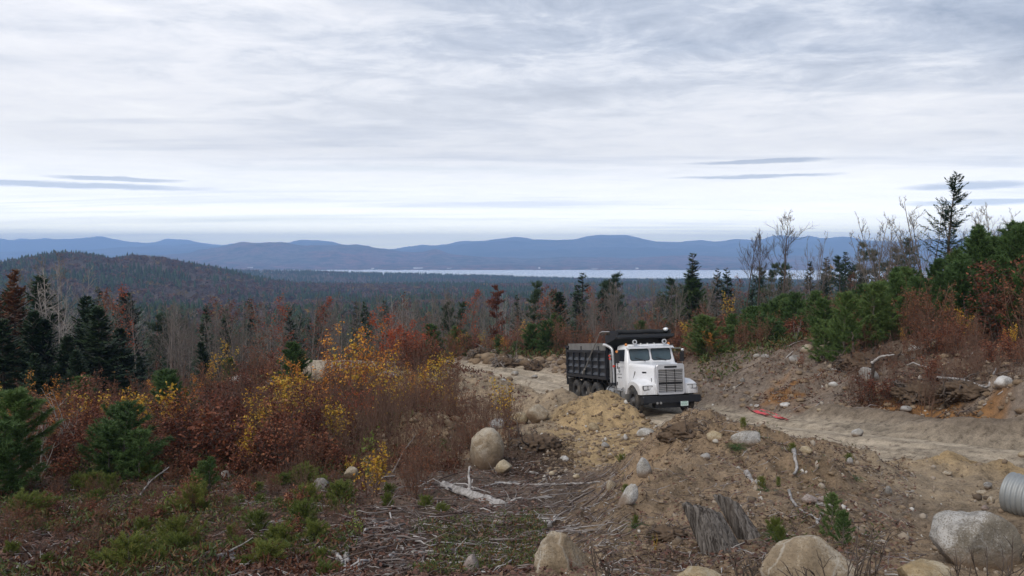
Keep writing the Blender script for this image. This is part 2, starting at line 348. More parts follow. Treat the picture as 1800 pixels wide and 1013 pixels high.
def height(x, y, detail=True):
    x = np.asarray(x, float); y = np.asarray(y, float); r = np.hypot(x, y)
    z = np.full(x.shape, 0.0); nm = r < 175
    if nm.any():
        xs, ys, rs = x[nm], y[nm], r[nm]
        zn = near_base(xs, ys)
        wob = 1 + .34*fbm(xs*.9, ys*.9, 3, 4); pkm = np.zeros(xs.shape)
        for (px, py, pr, ps, ph) in _pk:
            q = np.maximum(0, 1-np.hypot(xs-px, ys-py)*wob/pr); pkm = np.maximum(pkm, np.minimum(1, q*2.5)*(rs < 60)); zn = zn + ph*(q**ps)*(1-.25*(q > .97))
        d, sd_, rz = road_dist(xs, ys)
        if detail:
            fl = 1-sstep(40, 90, rs)
            zn = zn + .15*fbm(xs*.55, ys*.55, 11, 4)*(.5+.5*fl) + (.07*(1+1.9*pkm)*ridged(xs*1.6, ys*1.6, 21, 4) + .05*pkm*ridged(xs*4.2, ys*4.2, 24, 3) + .05*fbm(xs*3.7, ys*3.7, 27, 3) + .028*fbm(xs*11, ys*11, 31, 3))*fl
            bank = np.exp(-((d-5.5)/2.6)**2)*(xs > 5)*(ys > 17)
            a_ = xs*.35+ys*.94; c_ = xs*.94-ys*.35
            zn = zn + bank*(.28*ridged(c_*.9, a_*.35, 41, 4) + .16*fbm(xs*1.7, ys*1.7, 43, 4))
            zn = zn + .5*fbm(xs/14, ys/14, 51, 3)*sstep(45, 90, rs)
        hw = 2.35 + .35*fbm(xs*.35, ys*.35, 61, 2)
        w = (1-sstep(hw, hw+1.15, d))
        rut = -.13*(np.exp(-((np.abs(sd_)-1.0)/.26)**2)) + .06*np.exp(-((np.abs(sd_)-1.6)/.22)**2) + .05*np.exp(-(sd_/.35)**2) + .02*np.sin(sd_*9+1.5*fbm(xs*.3, ys*.3, 71, 2))
        bw = np.full(xs.shape, 1e9)
        for a_, c_ in zip(_BERM[:-1], _BERM[1:]):
            e_ = c_-a_; t_ = np.clip(((xs-a_[0])*e_[0]+(ys-a_[1])*e_[1])/(e_@e_), 0, 1); bw = np.minimum(bw, np.hypot(xs-a_[0]-t_*e_[0], ys-a_[1]-t_*e_[1]))
        rut = rut + (.025*fbm(xs*1.3, ys*.8, 81, 3) + .010*ridged(xs*5, ys*3, 82, 2) if detail else 0)
        zn = zn*(1-w) + (rz+rut)*w
        zn = zn + .42*np.exp(-(bw/.50)**2)*(1+.45*fbm(xs*1.1, ys*1.1, 87, 3)) + .07*ridged(xs*2.6, ys*2.6, 88, 3)*np.exp(-(bw/1.0)**2)
        z[nm] = zn
    fm_ = r > 110
    if fm_.any():
        zf = valley(x[fm_], y[fm_]); k = sstep(110, 172, r[fm_]); z[fm_] = z[fm_]*(1-k) + zf*k
    return z
def H(x, y): return float(height(np.array([x], float), np.array([y], float))[0])
_YS = np.exp(np.linspace(math.log(4), math.log(160), 1500))
def ground(u, v):
    """where the sight line through a photo position first meets the ground"""
    d = ray(u, v); P = d[None]*_YS[:, None]; h = height(P[:, 0], P[:, 1]); k = np.where(h >= P[:, 2])[0]
    return P[k[0]] if len(k) else P[-1]
def stand(u, Y):
    x = (u-900)/FPX*Y; return np.array([x, Y, H(x, Y)])
def vpix(p): return 506.5 - FPX*(p@CU)/(p@CF)
def upix(p): return 900 + FPX*p[0]/(p@CF)

# ------------------------------------------------------------------ ground sheet
SOIL = [  # photo position, distance, soil colour (dry albedo), stoniness
 (0,1013,8.8,'L'),(300,980,9.5,'L'),(600,980,9.5,'L'),(750,930,11,'D'),(900,960,10,'L'),(0,870,15,'L'),(300,870,15,'L'),(600,860,15.5,'L'),(900,880,13.8,'D'),(820,850,15.5,'D'),(1000,850,15.5,'D'),
 (950,820,17.5,'L'),(300,800,21,'L'),(600,800,20,'L'),(0,800,22,'L'),(742,730,22.4,'B'),(742,790,20,'B'),(620,840,17,'L'),
 (1066,700,25,'O'),(1100,740,23,'O'),(1000,745,24,'O'),(1050,780,20.4,'O'),(950,740,25,'S'),(960,700,29,'S'),(1150,770,20,'O'),(1080,820,17,'B'),(1120,860,13,'B'),
 (790,655,37,'S'),(870,672,34,'S'),(700,650,41,'S'),(850,710,30,'S'),(1180,790,14.5,'B'),(1250,770,14,'B'),(1330,790,13.6,'B'),(1400,830,12,'B'),(1230,860,11,'N'),(1300,930,9.1,'N'),(1130,930,9.4,'N'),(1100,1000,7.5,'N'),
 (1480,850,11.6,'N'),(1500,900,10,'N'),(1560,880,10.6,'T'),(1600,850,12,'S'),(1600,930,9.4,'N'),(1700,960,8,'N'),(1710,810,14,'O'),(1700,850,12.2,'S'),(1780,850,12,'S'),(1300,1000,7.2,'N'),(1500,980,7.5,'N'),
 (1330,690,30,'G'),(1400,650,31,'G'),(1280,670,34,'G'),(1500,650,29,'G'),(1500,700,26,'G'),(1560,640,29,'D'),(1600,690,24.6,'D'),(1700,690,22.2,'D'),(1640,745,21,'R'),(1560,735,23.5,'R'),(1700,735,21,'R'),(1640,735,21.8,'R'),(1410,700,28,'G'),(1390,705,28.5,'R'),
 (1800,700,19,'G'),(1800,680,20,'G'),(1550,750,21,'G'),(1480,742,22.6,'G'),(1650,770,18.6,'G'),(1780,778,17.2,'G'),(1400,725,26,'G'),(1300,715,29,'G'),
 (980,640,50,'G'),(900,640,52,'G'),(830,640,54,'D'),(1400,600,36,'L'),(1600,600,32,'L'),(1750,600,28,'L'),(1200,620,45,'L'),(1000,600,60,'L'),(500,720,36,'L'),(300,740,40,'L'),(700,640,60,'L'),(1500,560,60,'L'),(200,700,90,'L'),(900,600,90,'L')]
SC = dict(L=(.105,.068,.050,.15), D=(.15,.11,.085,.3), B=(.29,.205,.13,.5), N=(.275,.20,.132,.55), O=(.40,.285,.155,.8), S=(.33,.255,.175,.7), T=(.24,.185,.135,.6), G=(.215,.17,.135,.5), R=(.27,.135,.05,.3))
def soil_color(x, y):
    P = np.array([at(u, v, Y)[:2] for u, v, Y, k in SOIL]); K = np.array([SC[k] for *_, k in SOIL])
    sx, sy = warp(P[:, 0], P[:, 1]); out = np.zeros(x.shape+(4,)); xf = x.ravel(); yf = y.ravel(); o = out.reshape(-1, 4)
    jx = xf+.5*fbm(xf*.8, yf*.8, 91, 3)*np.clip(yf/14, .4, 3); jy = yf+1.0*fbm(xf*.8, yf*.8, 92, 3)*np.clip(yf/14, .4, 3)
    wx, wy = warp(jx, jy)
    for a in range(0, len(xf), 60000):
        s = slice(a, a+60000); d2 = (wx[s, None]-sx)**2+(wy[s, None]-sy)**2+.01
        w = d2**-2.6; o[s] = (w@K)/w.sum(1)[:, None]
    r = np.hypot(xf, yf); far = sstep(70, 140, r)[:, None]
    o[:] = o*(1-far) + np.array((.085, .062, .048, 0))*far
    d, sd_, _ = road_dist(x, y); w = (1-sstep(2.3+.4*fbm(x, y, 93, 2), 3.0, d)).ravel()[:, None]
    tr_ = (np.exp(-((np.abs(sd_)-1.0)/.3)**2)).ravel()[:, None]; st_ = (.5+.5*fbm(x*1.2, y*.5, 94, 3)).ravel()[:, None]
    o[:] = o*(1-w) + np.array((.45, .375, .285, .3))*w*(1-.5*tr_*st_)*(1-.38*(np.sin(sd_*7.5+2.2*fbm(x*.22, y*.22, 95, 2)) > .45).ravel()[:, None]*st_)
    bw = np.full(xf.shape, 1e9)
    for a_, c_ in zip(_BERM[:-1], _BERM[1:]):
        e_ = c_-a_; t_ = np.clip(((xf-a_[0])*e_[0]+(yf-a_[1])*e_[1])/(e_@e_), 0, 1); bw = np.minimum(bw, np.hypot(xf-a_[0]-t_*e_[0], yf-a_[1]-t_*e_[1]))
    w = np.exp(-(bw/.62)**2)[:, None]; o[:] = o*(1-w) + np.array((.19, .148, .11, .4))*w
    return out
def make_ground():
    na = 760; th = np.linspace(-math.radians(62), math.radians(62), na)
    r1 = np.exp(np.linspace(math.log(1.2), math.log(75), 900)); r2 = np.exp(np.linspace(math.log(75), math.log(15600), 300))[1:]
    R = np.concatenate([r1, r2]); nr = len(R)
    X = R[:, None]*np.sin(th)[None]; Y = R[:, None]*np.cos(th)[None] - 2.0
    Z = height(X, Y); Z = np.where(R[:, None] > 3100, np.minimum(Z, -122), Z)
    V = np.stack([X, Y, Z], -1).reshape(-1, 3)
    i = np.arange(nr-1)[:, None]*na; j = np.arange(na-1)[None]
    Q = np.stack([i+j, i+j+1, i+na+j+1, i+na+j], -1).reshape(-1, 4)[:, ::-1]
    m, N = newmat('soil'); tc = N.n('ShaderNodeTexCoord').outputs['Object']
    att = N.n('ShaderNodeAttribute', attribute_name='soil'); base = att.outputs['Color']; st = att.outputs['Alpha']
    n1 = N.noise(tc, .7, 6, .6, .3); n2 = N.noise(tc, 5, 6, .65); n3 = N.noise(tc, 28, 5, .7); n4 = N.noise(tc, 110, 3, .7)
    v = N.math('ADD', N.math('ADD', N.math('MULTIPLY', n1, .9), N.math('MULTIPLY', n2, 1.0)), N.math('MULTIPLY', n3, .9))
    v = N.ramp(N.math('MULTIPLY', v, .357), [(.36, .34), (.5, 1.0), (.63, 1.6)])
    c = N.mix(1.0, base, v, 'MULTIPLY')
    # damp dark patches, pale dry crust, gravel specks
    c = N.mix(N.math('MULTIPLY', N.ramp(n2, [(.30, 1.0), (.44, 0.0)]), .55), c, (.075, .052, .036))
    c = N.mix(N.math('MULTIPLY', N.math('MULTIPLY', N.ramp(n4, [(.58, 0.0), (.66, 1.0)]), st), .75), c, (.42, .38, .33))
    c = N.mix(N.math('MULTIPLY', N.ramp(n4, [(.36, 1.0), (.43, 0.0)]), .55), c, (.06, .045, .035))
    hgt = N.math('ADD', N.math('ADD', N.math('MULTIPLY', n2, 1.2), N.math('MULTIPLY', n3, .6)), N.math('MULTIPLY', n4, .22))
    nrm = bumpn(N, hgt, .9, .09)
    p = N.n('ShaderNodeBsdfPrincipled', i={'Base Color': c, 'Roughness': .95, 'Specular IOR Level': .15, 'Normal': nrm})
    N.n('ShaderNodeOutputMaterial', i={0: p.outputs[0]})
    me = mesh_np('ground', V, Q, [m])
    ca = me.color_attributes.new('soil', 'FLOAT_COLOR', 'POINT'); ca.data.foreach_set('color', soil_color(X, Y).astype(np.float32).ravel())
    tagit(link('ground', me), kind='structure')
make_ground()

# ------------------------------------------------------------------ lake and mountains
m, N = newmat('lake_water'); tc = N.n('ShaderNodeTexCoord').outputs['Object']
wv = N.noise(N.n('ShaderNodeMapping', i={0: tc, 3: (.012, .035, 1)}).outputs[0], 1.0, 5, .6)
p = N.n('ShaderNodeBsdfGlossy', i={'Color': (.95, .95, .93, 1), 'Roughness': .26, 'Normal': bumpn(N, wv, .05, 3)})
N.n('ShaderNodeOutputMaterial', i={0: p.outputs[0]})
g = Geo(); th = np.linspace(-math.radians(60), math.radians(60), 60)
a = np.stack([2600*np.sin(th), 2600*np.cos(th), 0*th+LAKE_Z], 1); b = np.stack([9000*np.sin(th), 9000*np.cos(th), 0*th+LAKE_Z], 1)
g.add(np.concatenate([a, b]), None, [(i, i+60, i+61, i+1) for i in range(59)])
tagit(link('lake_water', g.mesh('lake_water', m, smooth=False)), kind='structure')

def wooded_hills(name, pts, D, front, back, zb, seed, col, amp=26, ext=2600):
    """a range of hills: skyline from the photo, standing D metres away, with real slopes before and behind"""
    pts = sorted(pts); U = np.array([p[0] for p in pts], float); Vv = np.array([p[1] for p in pts], float)
    n = 520; uu = np.linspace(-1000, 2800, n); vv = np.interp(uu, U, Vv)
    k = np.exp(-np.linspace(-2, 2, 5)**2); k /= k.sum(); vv = np.convolve(np.pad(vv, 2, 'edge'), k, 'valid')
    X0 = (uu-900)/FPX*D; top = np.array([at(u, v, D)[2] for u, v in zip(uu, vv)])
    T = np.concatenate([np.linspace(-1, 0, 46), np.linspace(0, 1, 14)[1:]])
    XX = np.repeat(X0[None], len(T), 0).copy(); YY = np.zeros_like(XX); ZZ = np.zeros_like(XX)
    for i, t in enumerate(T):
        s = abs(t); L = front if t < 0 else back
        YY[i] = D + t*L + 0*X0; XX[i] = X0*(1 + (t*L/D)*.9)
        h = (1-s)**1.25 if t < 0 else (1-s*s)
        nn = ridged(XX[i]/1500+seed, YY[i]/1500, seed, 4)*.6 + fbm(XX[i]/420, YY[i]/420, seed+9, 3)*.4
        zmid = nn*(top-zb)*.62*min(1, s*4)*(1-s)*1.2
        ZZ[i] = zb + (top-zb)*h + zmid
        if t < 0: ZZ[i] = np.minimum(ZZ[i], zb + (top-zb)*(1-s*.2))
    ZZ = ZZ + fbm(XX/60, YY/60, seed+3, 2)*amp*.15*(1+0*ZZ)
    V = np.stack([XX, YY, ZZ], -1).reshape(-1, 3); nt = len(T)
    i = np.arange(nt-1)[:, None]*n; j = np.arange(n-1)[None]
    Q = np.stack([i+j, i+j+1, i+n+j+1, i+n+j], -1).reshape(-1, 4)
    m, N = newmat(name+'_woods'); tc = N.n('ShaderNodeTexCoord').outputs['Object']
    n1 = N.noise(tc, .0012, 6, .6, .5); n2 = N.noise(tc, .01, 6, .7); n3 = N.noise(tc, .07, 3, .7)
    c = N.mix(N.ramp(n1, [(.4, 0.0), (.6, 1.0)]), col[0], col[1])
    c = N.mix(N.ramp(n2, [(.42, 0.0), (.62, 1.0)]), c, col[2])
    c = N.mix(N.math('MULTIPLY', N.ramp(n3, [(.3, 1.0), (.6, 0.0)]), .7), c, (.012, .018, .014))
    p = N.n('ShaderNodeBsdfPrincipled', i={'Base Color': c, 'Roughness': 1, 'Specular IOR Level': 0, 'Normal': bumpn(N, N.math('ADD', n2, N.math('MULTIPLY', n3, .5)), .8, 25)})
    N.n('ShaderNodeOutputMaterial', i={0: p.outputs[0]})
    tagit(link(name, mesh_np(name, V, Q, [m])), kind='structure')
GRN, PUR, GRY = (.03, .04, .03), (.26, .12, .10), (.16, .13, .11)
wooded_hills('distant_mountains', [(-900,428),(-400,420),(0,423),(40,424),(80,421),(130,420),(160,417),(177,415),(195,419),(225,424),(262,428),(300,425),(330,423),(365,429),(420,437),(500,441),(700,440),(900,438),(1100,436),(1260,430),(1400,428),(1480,426),(1600,429),(1750,424),(2000,428),(2600,430)],
             15000, 4500, 1400, -110, 5, ((.04,.05,.04), (.06,.05,.045), GRN), 60)
wooded_hills('mountain_range', [(-900,446),(0,443),(100,441),(165,439),(210,435),(255,434),(300,434),(345,432),(380,434),(420,430),(440,432),(480,432),(520,427),(548,425),(588,426),(598,431),(660,439),(690,440),(735,434),(750,432),(765,434),(800,430),(850,426),(900,423),(940,422),(975,423),(1005,425),(1030,420),(1060,419),(1090,418),(1125,421),(1160,427),(1200,428),(1225,424),(1260,427),(1300,422),(1330,425),(1360,420),(1378,419),(1400,424),(1430,423),(1450,425),(1480,419),(1495,419),(1520,427),(1560,430),(1620,427),(1700,424),(1800,430),(2100,420),(2700,430)],
             11000, 4300, 2200, -124, 15, (GRN, GRY, GRN), 40)
wooded_hills('wooded_foothills', [(-900,460),(100,458),(250,454),(330,449),(372,443),(400,438),(430,431),(452,429),(490,426),(520,431),(560,434),(600,432),(640,435),(680,441),(705,446),(740,447),(765,440),(790,447),(850,452),(930,455),(1000,452),(1100,455),(1200,450),(1300,453),(1400,450),(1500,452),(1600,449),(1800,453),(2700,450)],
             6700, 1500, 1700, -124.5, 25, (PUR, GRY, GRN), 40)
wooded_hills('far_shore_woods', [(-900,465),(0,468),(200,466),(380,463),(500,465),(620,466),(750,467),(900,466),(1000,468),(1100,467),(1300,465),(1500,466),(1800,464),(2700,465)],
             5450, 520, 700, -126.0, 35, (GRN, (.05,.05,.04), PUR), 30)

# ------------------------------------------------------------------ materials for wood and leaves
M = {}
M['bark_grey'] = barkmat('bark_grey', (.12, .10, .088), (.215, .185, .165), 14)
M['bark_dark'] = barkmat('bark_dark', (.055, .042, .035), (.12, .095, .08), 14)
M['bark_red'] = barkmat('bark_red_brown', (.10, .056, .040), (.20, .125, .092), 14)
M['bark_pale'] = barkmat('bark_pale', (.22, .195, .18), (.36, .33, .31), 14)
M['wood_grey'] = barkmat('weathered_wood', (.15, .135, .125), (.44, .42, .41), 10)
M['copper'] = leafmat('copper_leaves', [(0, (.045, .016, .012)), (.4, (.13, .040, .024)), (.8, (.24, .085, .042)), (1, (.40, .20, .11))])
M['brown_red'] = leafmat('brown_red_leaves', [(0, (.08, .030, .018)), (.5, (.19, .068, .034)), (1, (.34, .15, .07))])
M['yellow'] = leafmat('yellow_leaves', [(0, (.42, .17, .03)), (.35, (.54, .30, .035)), (.75, (.46, .32, .05)), (1, (.22, .25, .05))])
M['orange'] = leafmat('orange_leaves', [(0, (.30, .080, .02)), (.45, (.54, .19, .03)), (.8, (.62, .31, .045)), (1, (.26, .10, .03))])
M['red'] = leafmat('red_leaves', [(0, (.17, .030, .018)), (.5, (.36, .065, .028)), (1, (.48, .15, .045))])
M['green'] = leafmat('green_leaves', [(0, (.10, .17, .03)), (.6, (.20, .28, .05)), (1, (.32, .30, .05))])
M['rust'] = leafmat('rust_needles', [(0, (.09, .035, .02)), (.5, (.17, .07, .035)), (1, (.12, .08, .04))])
M['pine'] = leafmat('pine_needles', [(0, (.035, .070, .024)), (.5, (.072, .130, .038)), (.85, (.115, .175, .050)), (1, (.16, .17, .055))], .12, .5)
M['pine_bright'] = leafmat('seedling_needles', [(0, (.06, .09, .024)), (.5, (.13, .17, .035)), (.85, (.21, .22, .045)), (1, (.30, .20, .06))], .2, .3)
M['pine_far'] = leafmat('old_pine_needles', [(0, (.018, .036, .020)), (.5, (.036, .064, .028)), (1, (.065, .09, .035))], .1, .4)
M['spruce'] = leafmat('spruce_needles', [(0, (.014, .032, .018)), (.5, (.028, .056, .026)), (1, (.052, .082, .034))], .08, .3)

def unit(v): return v/(np.linalg.norm(v, axis=-1, keepdims=True)+1e-9)
def walk(rg, p, d, L, n, wob=.15, up=0.0):
    """a wandering stem"""
    P = [np.array(p, float)]; d = unit(np.array(d, float))
    for _ in range(n):
        d = unit(d + rg.normal(0, wob, 3) + np.array([0, 0, up])); P.append(P[-1] + d*L/n)
    return np.array(P)
def along(P, t):
    s = t*(len(P)-1); i = min(int(s), len(P)-2); f = s-i
    return P[i]*(1-f)+P[i+1]*f, unit(P[i+1]-P[i])
def side(rg, d, ang):
    r = rg.normal(0, 1, 3); r = unit(r-(r@d)*d); return unit(d*math.cos(ang)+r*math.sin(ang))
def leaves_at(rg, g, P, size, flat=.5, aspect=.55, droop=0):
    n = len(P)
    if n == 0: return
    A = rg.normal(0, 1, (n, 3)); A[:, 2] = A[:, 2]*flat - droop; A = unit(A); B = unit(np.cross(A, rg.normal(0, 1, (n, 3))))
    s = size*rg.uniform(.4, 1.45, (n, 1)); g.diamonds(P, A*s, B*s*aspect)

# ---------------- crown builders: each returns (wood Geo, leaf Geo or None)
def broad_tree(seed, h, r0, start=.3, spread=.42, nb=22, ns=5, nt=4, leaf=0, leafsize=.1, tw=.011, up=.12, fork=0, curve=.05, keep=None):
    rg = np.random.default_rng(seed); wood = Geo(); tr = Geo(); lf = Geo()
    trunks = [walk(rg, (0, 0, -.3), (rg.normal(0, .06), rg.normal(0, .06), 1), h+.3, 9, curve, .06)]
    for k in range(fork):
        p, d = along(trunks[0], rg.uniform(.02, .35)); trunks.append(walk(rg, p, side(rg, d, rg.uniform(.25, .5)), h*rg.uniform(.55, .85), 8, curve, .1))
    pts = []
    for k, T in enumerate(trunks):
        rr = r0 if k == 0 else r0*.6
        tr.tube(T, rr*np.linspace(1, .12, len(T))+.004, 6)
        Lt = h if k == 0 else h*.7
        for b in range(nb if k == 0 else nb//2):
            t = start+(1-start)*(b+rg.uniform(0, 1))/(nb if k == 0 else nb//2); t = min(t, .99)
            p, d = along(T, t); L = Lt*spread*(1.08-t)*rg.uniform(.55, 1.15)+.2
            B = walk(rg, p, side(rg, d, rg.uniform(.6, 1.15)), L, 5, .13, up)
            wood.tube(B, np.linspace(max(rr*.38*(1.15-t), tw*1.3), tw*.7, len(B)), 3, False)
            for q in range(ns):
                p2, d2 = along(B, rg.uniform(.25, 1)); L2 = L*rg.uniform(.22, .5)
                S = walk(rg, p2, side(rg, d2, rg.uniform(.4, .9)), L2, 3, .15, up)
                wood.tube(S, np.linspace(tw, tw*.55, len(S)), 3, False)
                for w in range(nt):
                    p3, d3 = along(S, rg.uniform(.2, 1))
                    Z = walk(rg, p3, side(rg, d3, rg.uniform(.3, .9)), L2*rg.uniform(.3, .7), 2, .15, up)
                    wood.tube(Z, np.linspace(tw*.6, tw*.35, len(Z)), 3, False)
                    if leaf: pts.append(Z[1:][rg.integers(0, 2, leaf)] + rg.normal(0, leafsize*.9, (leaf, 3)))
                if leaf: pts.append(S[rg.integers(0, len(S), leaf)] + rg.normal(0, leafsize, (leaf, 3)))
    if leaf:
        P = np.concatenate(pts)
        if keep: P = P[keep(rg, P, h)]
        leaves_at(rg, lf, P, leafsize*.5)
    return tr, wood, (lf if leaf else None)

def bush(seed, h, stems, spread, leaf, leafsize, twigs=9, tw=.006, splay=.35, keep=None, horizontal=.0, rad=.011):
    rg = np.random.default_rng(seed); wood = Geo(); lf = Geo(); pts = []
    for s in range(stems):
        a = rg.uniform(0, 2*math.pi); q = rg.uniform(.0, splay); b = np.array([math.cos(a), math.sin(a), 0])*rg.uniform(0, spread*.3); hh = h*rg.uniform(.55, 1)
        T = walk(rg, b+[0, 0, -.1], (math.cos(a)*q, math.sin(a)*q, 1), hh, 7, .07, .04)
        wood.tube(T, np.linspace(rad*(.6+.6*hh/h), tw*.6, len(T)), 4, False)
        for k in range(twigs):
            t = rg.uniform(.22, .98); p, d = along(T, t); L = hh*rg.uniform(.15, .38)*(1.15-t)*(1+horizontal)
            dd = side(rg, d, rg.uniform(.5, 1.0)); dd[2] *= (1-horizontal); B = walk(rg, p, dd, L, 3, .16, .08*(1-horizontal))
            wood.tube(B, np.linspace(tw, tw*.5, len(B)), 3, False)
            for w in range(2):
                p3, d3 = along(B, rg.uniform(.2, 1)); Z = walk(rg, p3, side(rg, d3, .6), L*.45, 2, .15, .05)
                wood.tube(Z, [tw*.6, tw*.5, tw*.35], 3, False)
                if leaf: pts.append(Z[rg.integers(0, 3, leaf)] + rg.normal(0, leafsize*.8, (leaf, 3)))
            if leaf: pts.append(B[rg.integers(0, len(B), leaf)] + rg.normal(0, leafsize*.8, (leaf, 3)))
    if leaf:
        P = np.concatenate(pts)
        if keep: P = P[keep(rg, P, h)]
        leaves_at(rg, lf, P, leafsize*.5, .7)
    return wood, (lf if leaf else None)

def needle_tufts(rg, g, P, D, L, n, w=.006, splay=.55):
    """bundles of needles pointing along the shoot"""
    m = len(P)
    if m == 0: return
    Pn = np.repeat(P, n, 0); Dn = np.repeat(D, n, 0)
    A = unit(Dn + rg.normal(0, splay, (m*n, 3)))*L*rg.uniform(.7, 1.15, (m*n, 1)); B = unit(np.cross(A, rg.normal(0, 1, (m*n, 3))))*w
    g.blades(Pn - Dn*rg.uniform(0, L*.8, (m*n, 1)), A, B)
def pine(seed, h, dens=1.0, L=.11, wid=.36, w=.007, up=.5, n=9, low=.06, candle=True, gap=.34, top=1.0):
    rg = np.random.default_rng(seed); tr = Geo(); lf = Geo(); wood = Geo()
    T = walk(rg, (0, 0, -.15), (rg.normal(0, .03), rg.normal(0, .03), 1), h+.15, 8, .02, .03); tr.tube(T, np.linspace(.012*h+.008, .006, len(T)), 6)
    PP, DD = [], []
    z = low*h
    while z < h*.985:
        t = z/h; p, d = along(T, min(t, .99)); m = max(3, int(rg.integers(4, 7)*dens)); a0 = rg.uniform(0, 6.28)
        for k in range(m):
            a = a0+k*2*math.pi/m+rg.normal(0, .2); Lb = wid*h*((1-t)**.58)*rg.uniform(.4, 1.3)+.09
            if t < .25: Lb *= .55+1.8*t
            B = walk(rg, p, (math.cos(a), math.sin(a), up*(.5+t)), Lb, 5, .08, .10)
            wood.tube(B, np.linspace(.006+.006*h/3*(1-t), .003, len(B)), 3, False)
            cnt = max(4, int(Lb/.055*dens))
            for q in range(cnt):
                tt = rg.uniform(.22, 1); p2, d2 = along(B, tt); PP.append(p2); DD.append(d2)
                if rg.random() < .85:
                    ls = Lb*rg.uniform(.12, .36)*(1.2-tt); d3 = side(rg, d2, rg.uniform(.4, .9)); d3[2] = abs(d3[2])*.8
                    ns = max(1, int(ls/.06))
                    for e in range(1, ns+1): PP.append(p2+d3*ls*e/ns); DD.append(d3)
        z += gap*rg.uniform(.75, 1.2)*(.45+.55*(1-t)) * (h/3.0)**.4
    if candle:
        for q in range(int(14*top)): PP.append(T[-1]-np.array([0, 0, q*.05])); DD.append(np.array([0, 0, 1.]))
    needle_tufts(rg, lf, np.array(PP), np.array(DD), L, n, w)
    g = tr; g.V += wood.V; g.T += [x+g.n for x in wood.T]; g.Q += [x+g.n for x in wood.Q]; g.n += wood.n
    return g, lf
def spruce(seed, h, wid=.22, dens=1.0, droop=.15, spray=.26, low=.1, ragged=.3, gap=.3, bare=0.0, wide=.07):
    """flat drooping sprays on whorled limbs"""
    rg = np.random.default_rng(seed); tr = Geo(); lf = Geo()
    T = walk(rg, (0, 0, -.4), (rg.normal(0, .015), rg.normal(0, .015), 1), h+.4, 8, .012, .02); tr.tube(T, np.linspace(.014*h+.02, .012, len(T)), 7)
    C_, A_, B_ = [], [], []; z = low*h
    while z < h*.99:
        t = z/h; p, d = along(T, min(t, .995)); m = int(rg.integers(3, 6)*dens)+1
        for k in range(m):
            a = rg.uniform(0, 6.28); Lb = wid*h*((1-t)**.8)*rg.uniform(1-ragged, 1+ragged)+.12
            if rg.random() < bare: continue
            el = -.15+.9*t - droop*(1-t)
            B = walk(rg, p, (math.cos(a), math.sin(a), el), Lb, 6, .06, .05)
            tr.tube(B, np.linspace(.010+.012*(1-t), .004, len(B)), 3, False)
            nn = int(Lb/.085*dens)+3
            for q in range(nn):
                tt = .12+.88*(q+rg.random())/nn; p2, d2 = along(B, min(tt, .999)); s = 1 if q % 2 else -1
                sd_ = unit(np.cross(d2, [0, 0, 1.]))*s; dd = unit(d2*rg.uniform(.5, 1)+sd_*rg.uniform(.3, 1)+np.array([0, 0, rg.normal(-.1, .22)]))
                ls = spray*(1.15-tt*.6)*rg.uniform(.6, 1.2)*min(1, .4+Lb)
                C_.append(p2+dd*ls*.5); A_.append(dd*ls*.5); B_.append(unit(np.cross(dd, rg.normal(0, .35, 3)+[0, 0, 1]))*ls*wide*rg.uniform(1.2, 2.6))
        z += gap*rg.uniform(.6, 1.3)*(.5+.5*(1-t))
    lf.diamonds(np.array(C_), np.array(A_), np.array(B_))
    return tr, lf
def flat_pine(seed, h, bare_to=.35, tiers=11, wid=.26, clumps=16, n=16, L=.22, w=.016):
    """old white pine: ragged shelves of needles on long limbs"""
    rg = np.random.default_rng(seed); tr = Geo(); lf = Geo(); PP, DD = [], []
    T = walk(rg, (0, 0, -.4), (rg.normal(0, .03), rg.normal(0, .03), 1), h+.4, 9, .03, .04); tr.tube(T, np.linspace(.015*h+.02, .015, len(T)), 7)
    for i in range(tiers):
        t = bare_to+(1-bare_to)*(i+rg.uniform(0, .7))/tiers; p, d = along(T, min(t, .99))
        for k in range(rg.integers(2, 5)):
            a = rg.uniform(0, 6.28); Lb = wid*h*(1.12-t)**.6*rg.uniform(.5, 1.15)
            B = walk(rg, p, (math.cos(a), math.sin(a), .15+.5*t), Lb, 6, .1, .05); tr.tube(B, np.linspace(.03*(1.3-t), .006, len(B)), 3, False)
            for c in range(clumps):
                tt = rg.uniform(.3, 1); p2, d2 = along(B, tt); o = rg.normal(0, 1, 3)*np.array([.32, .32, .10])*(Lb/2.2+.25)
                PP.append(p2+o); DD.append(unit(np.array([o[0], o[1], .35+abs(o[2])])+d2*.6))
    needle_tufts(rg, lf, np.array(PP), np.array(DD), L, n, w, .8)
    return tr, lf

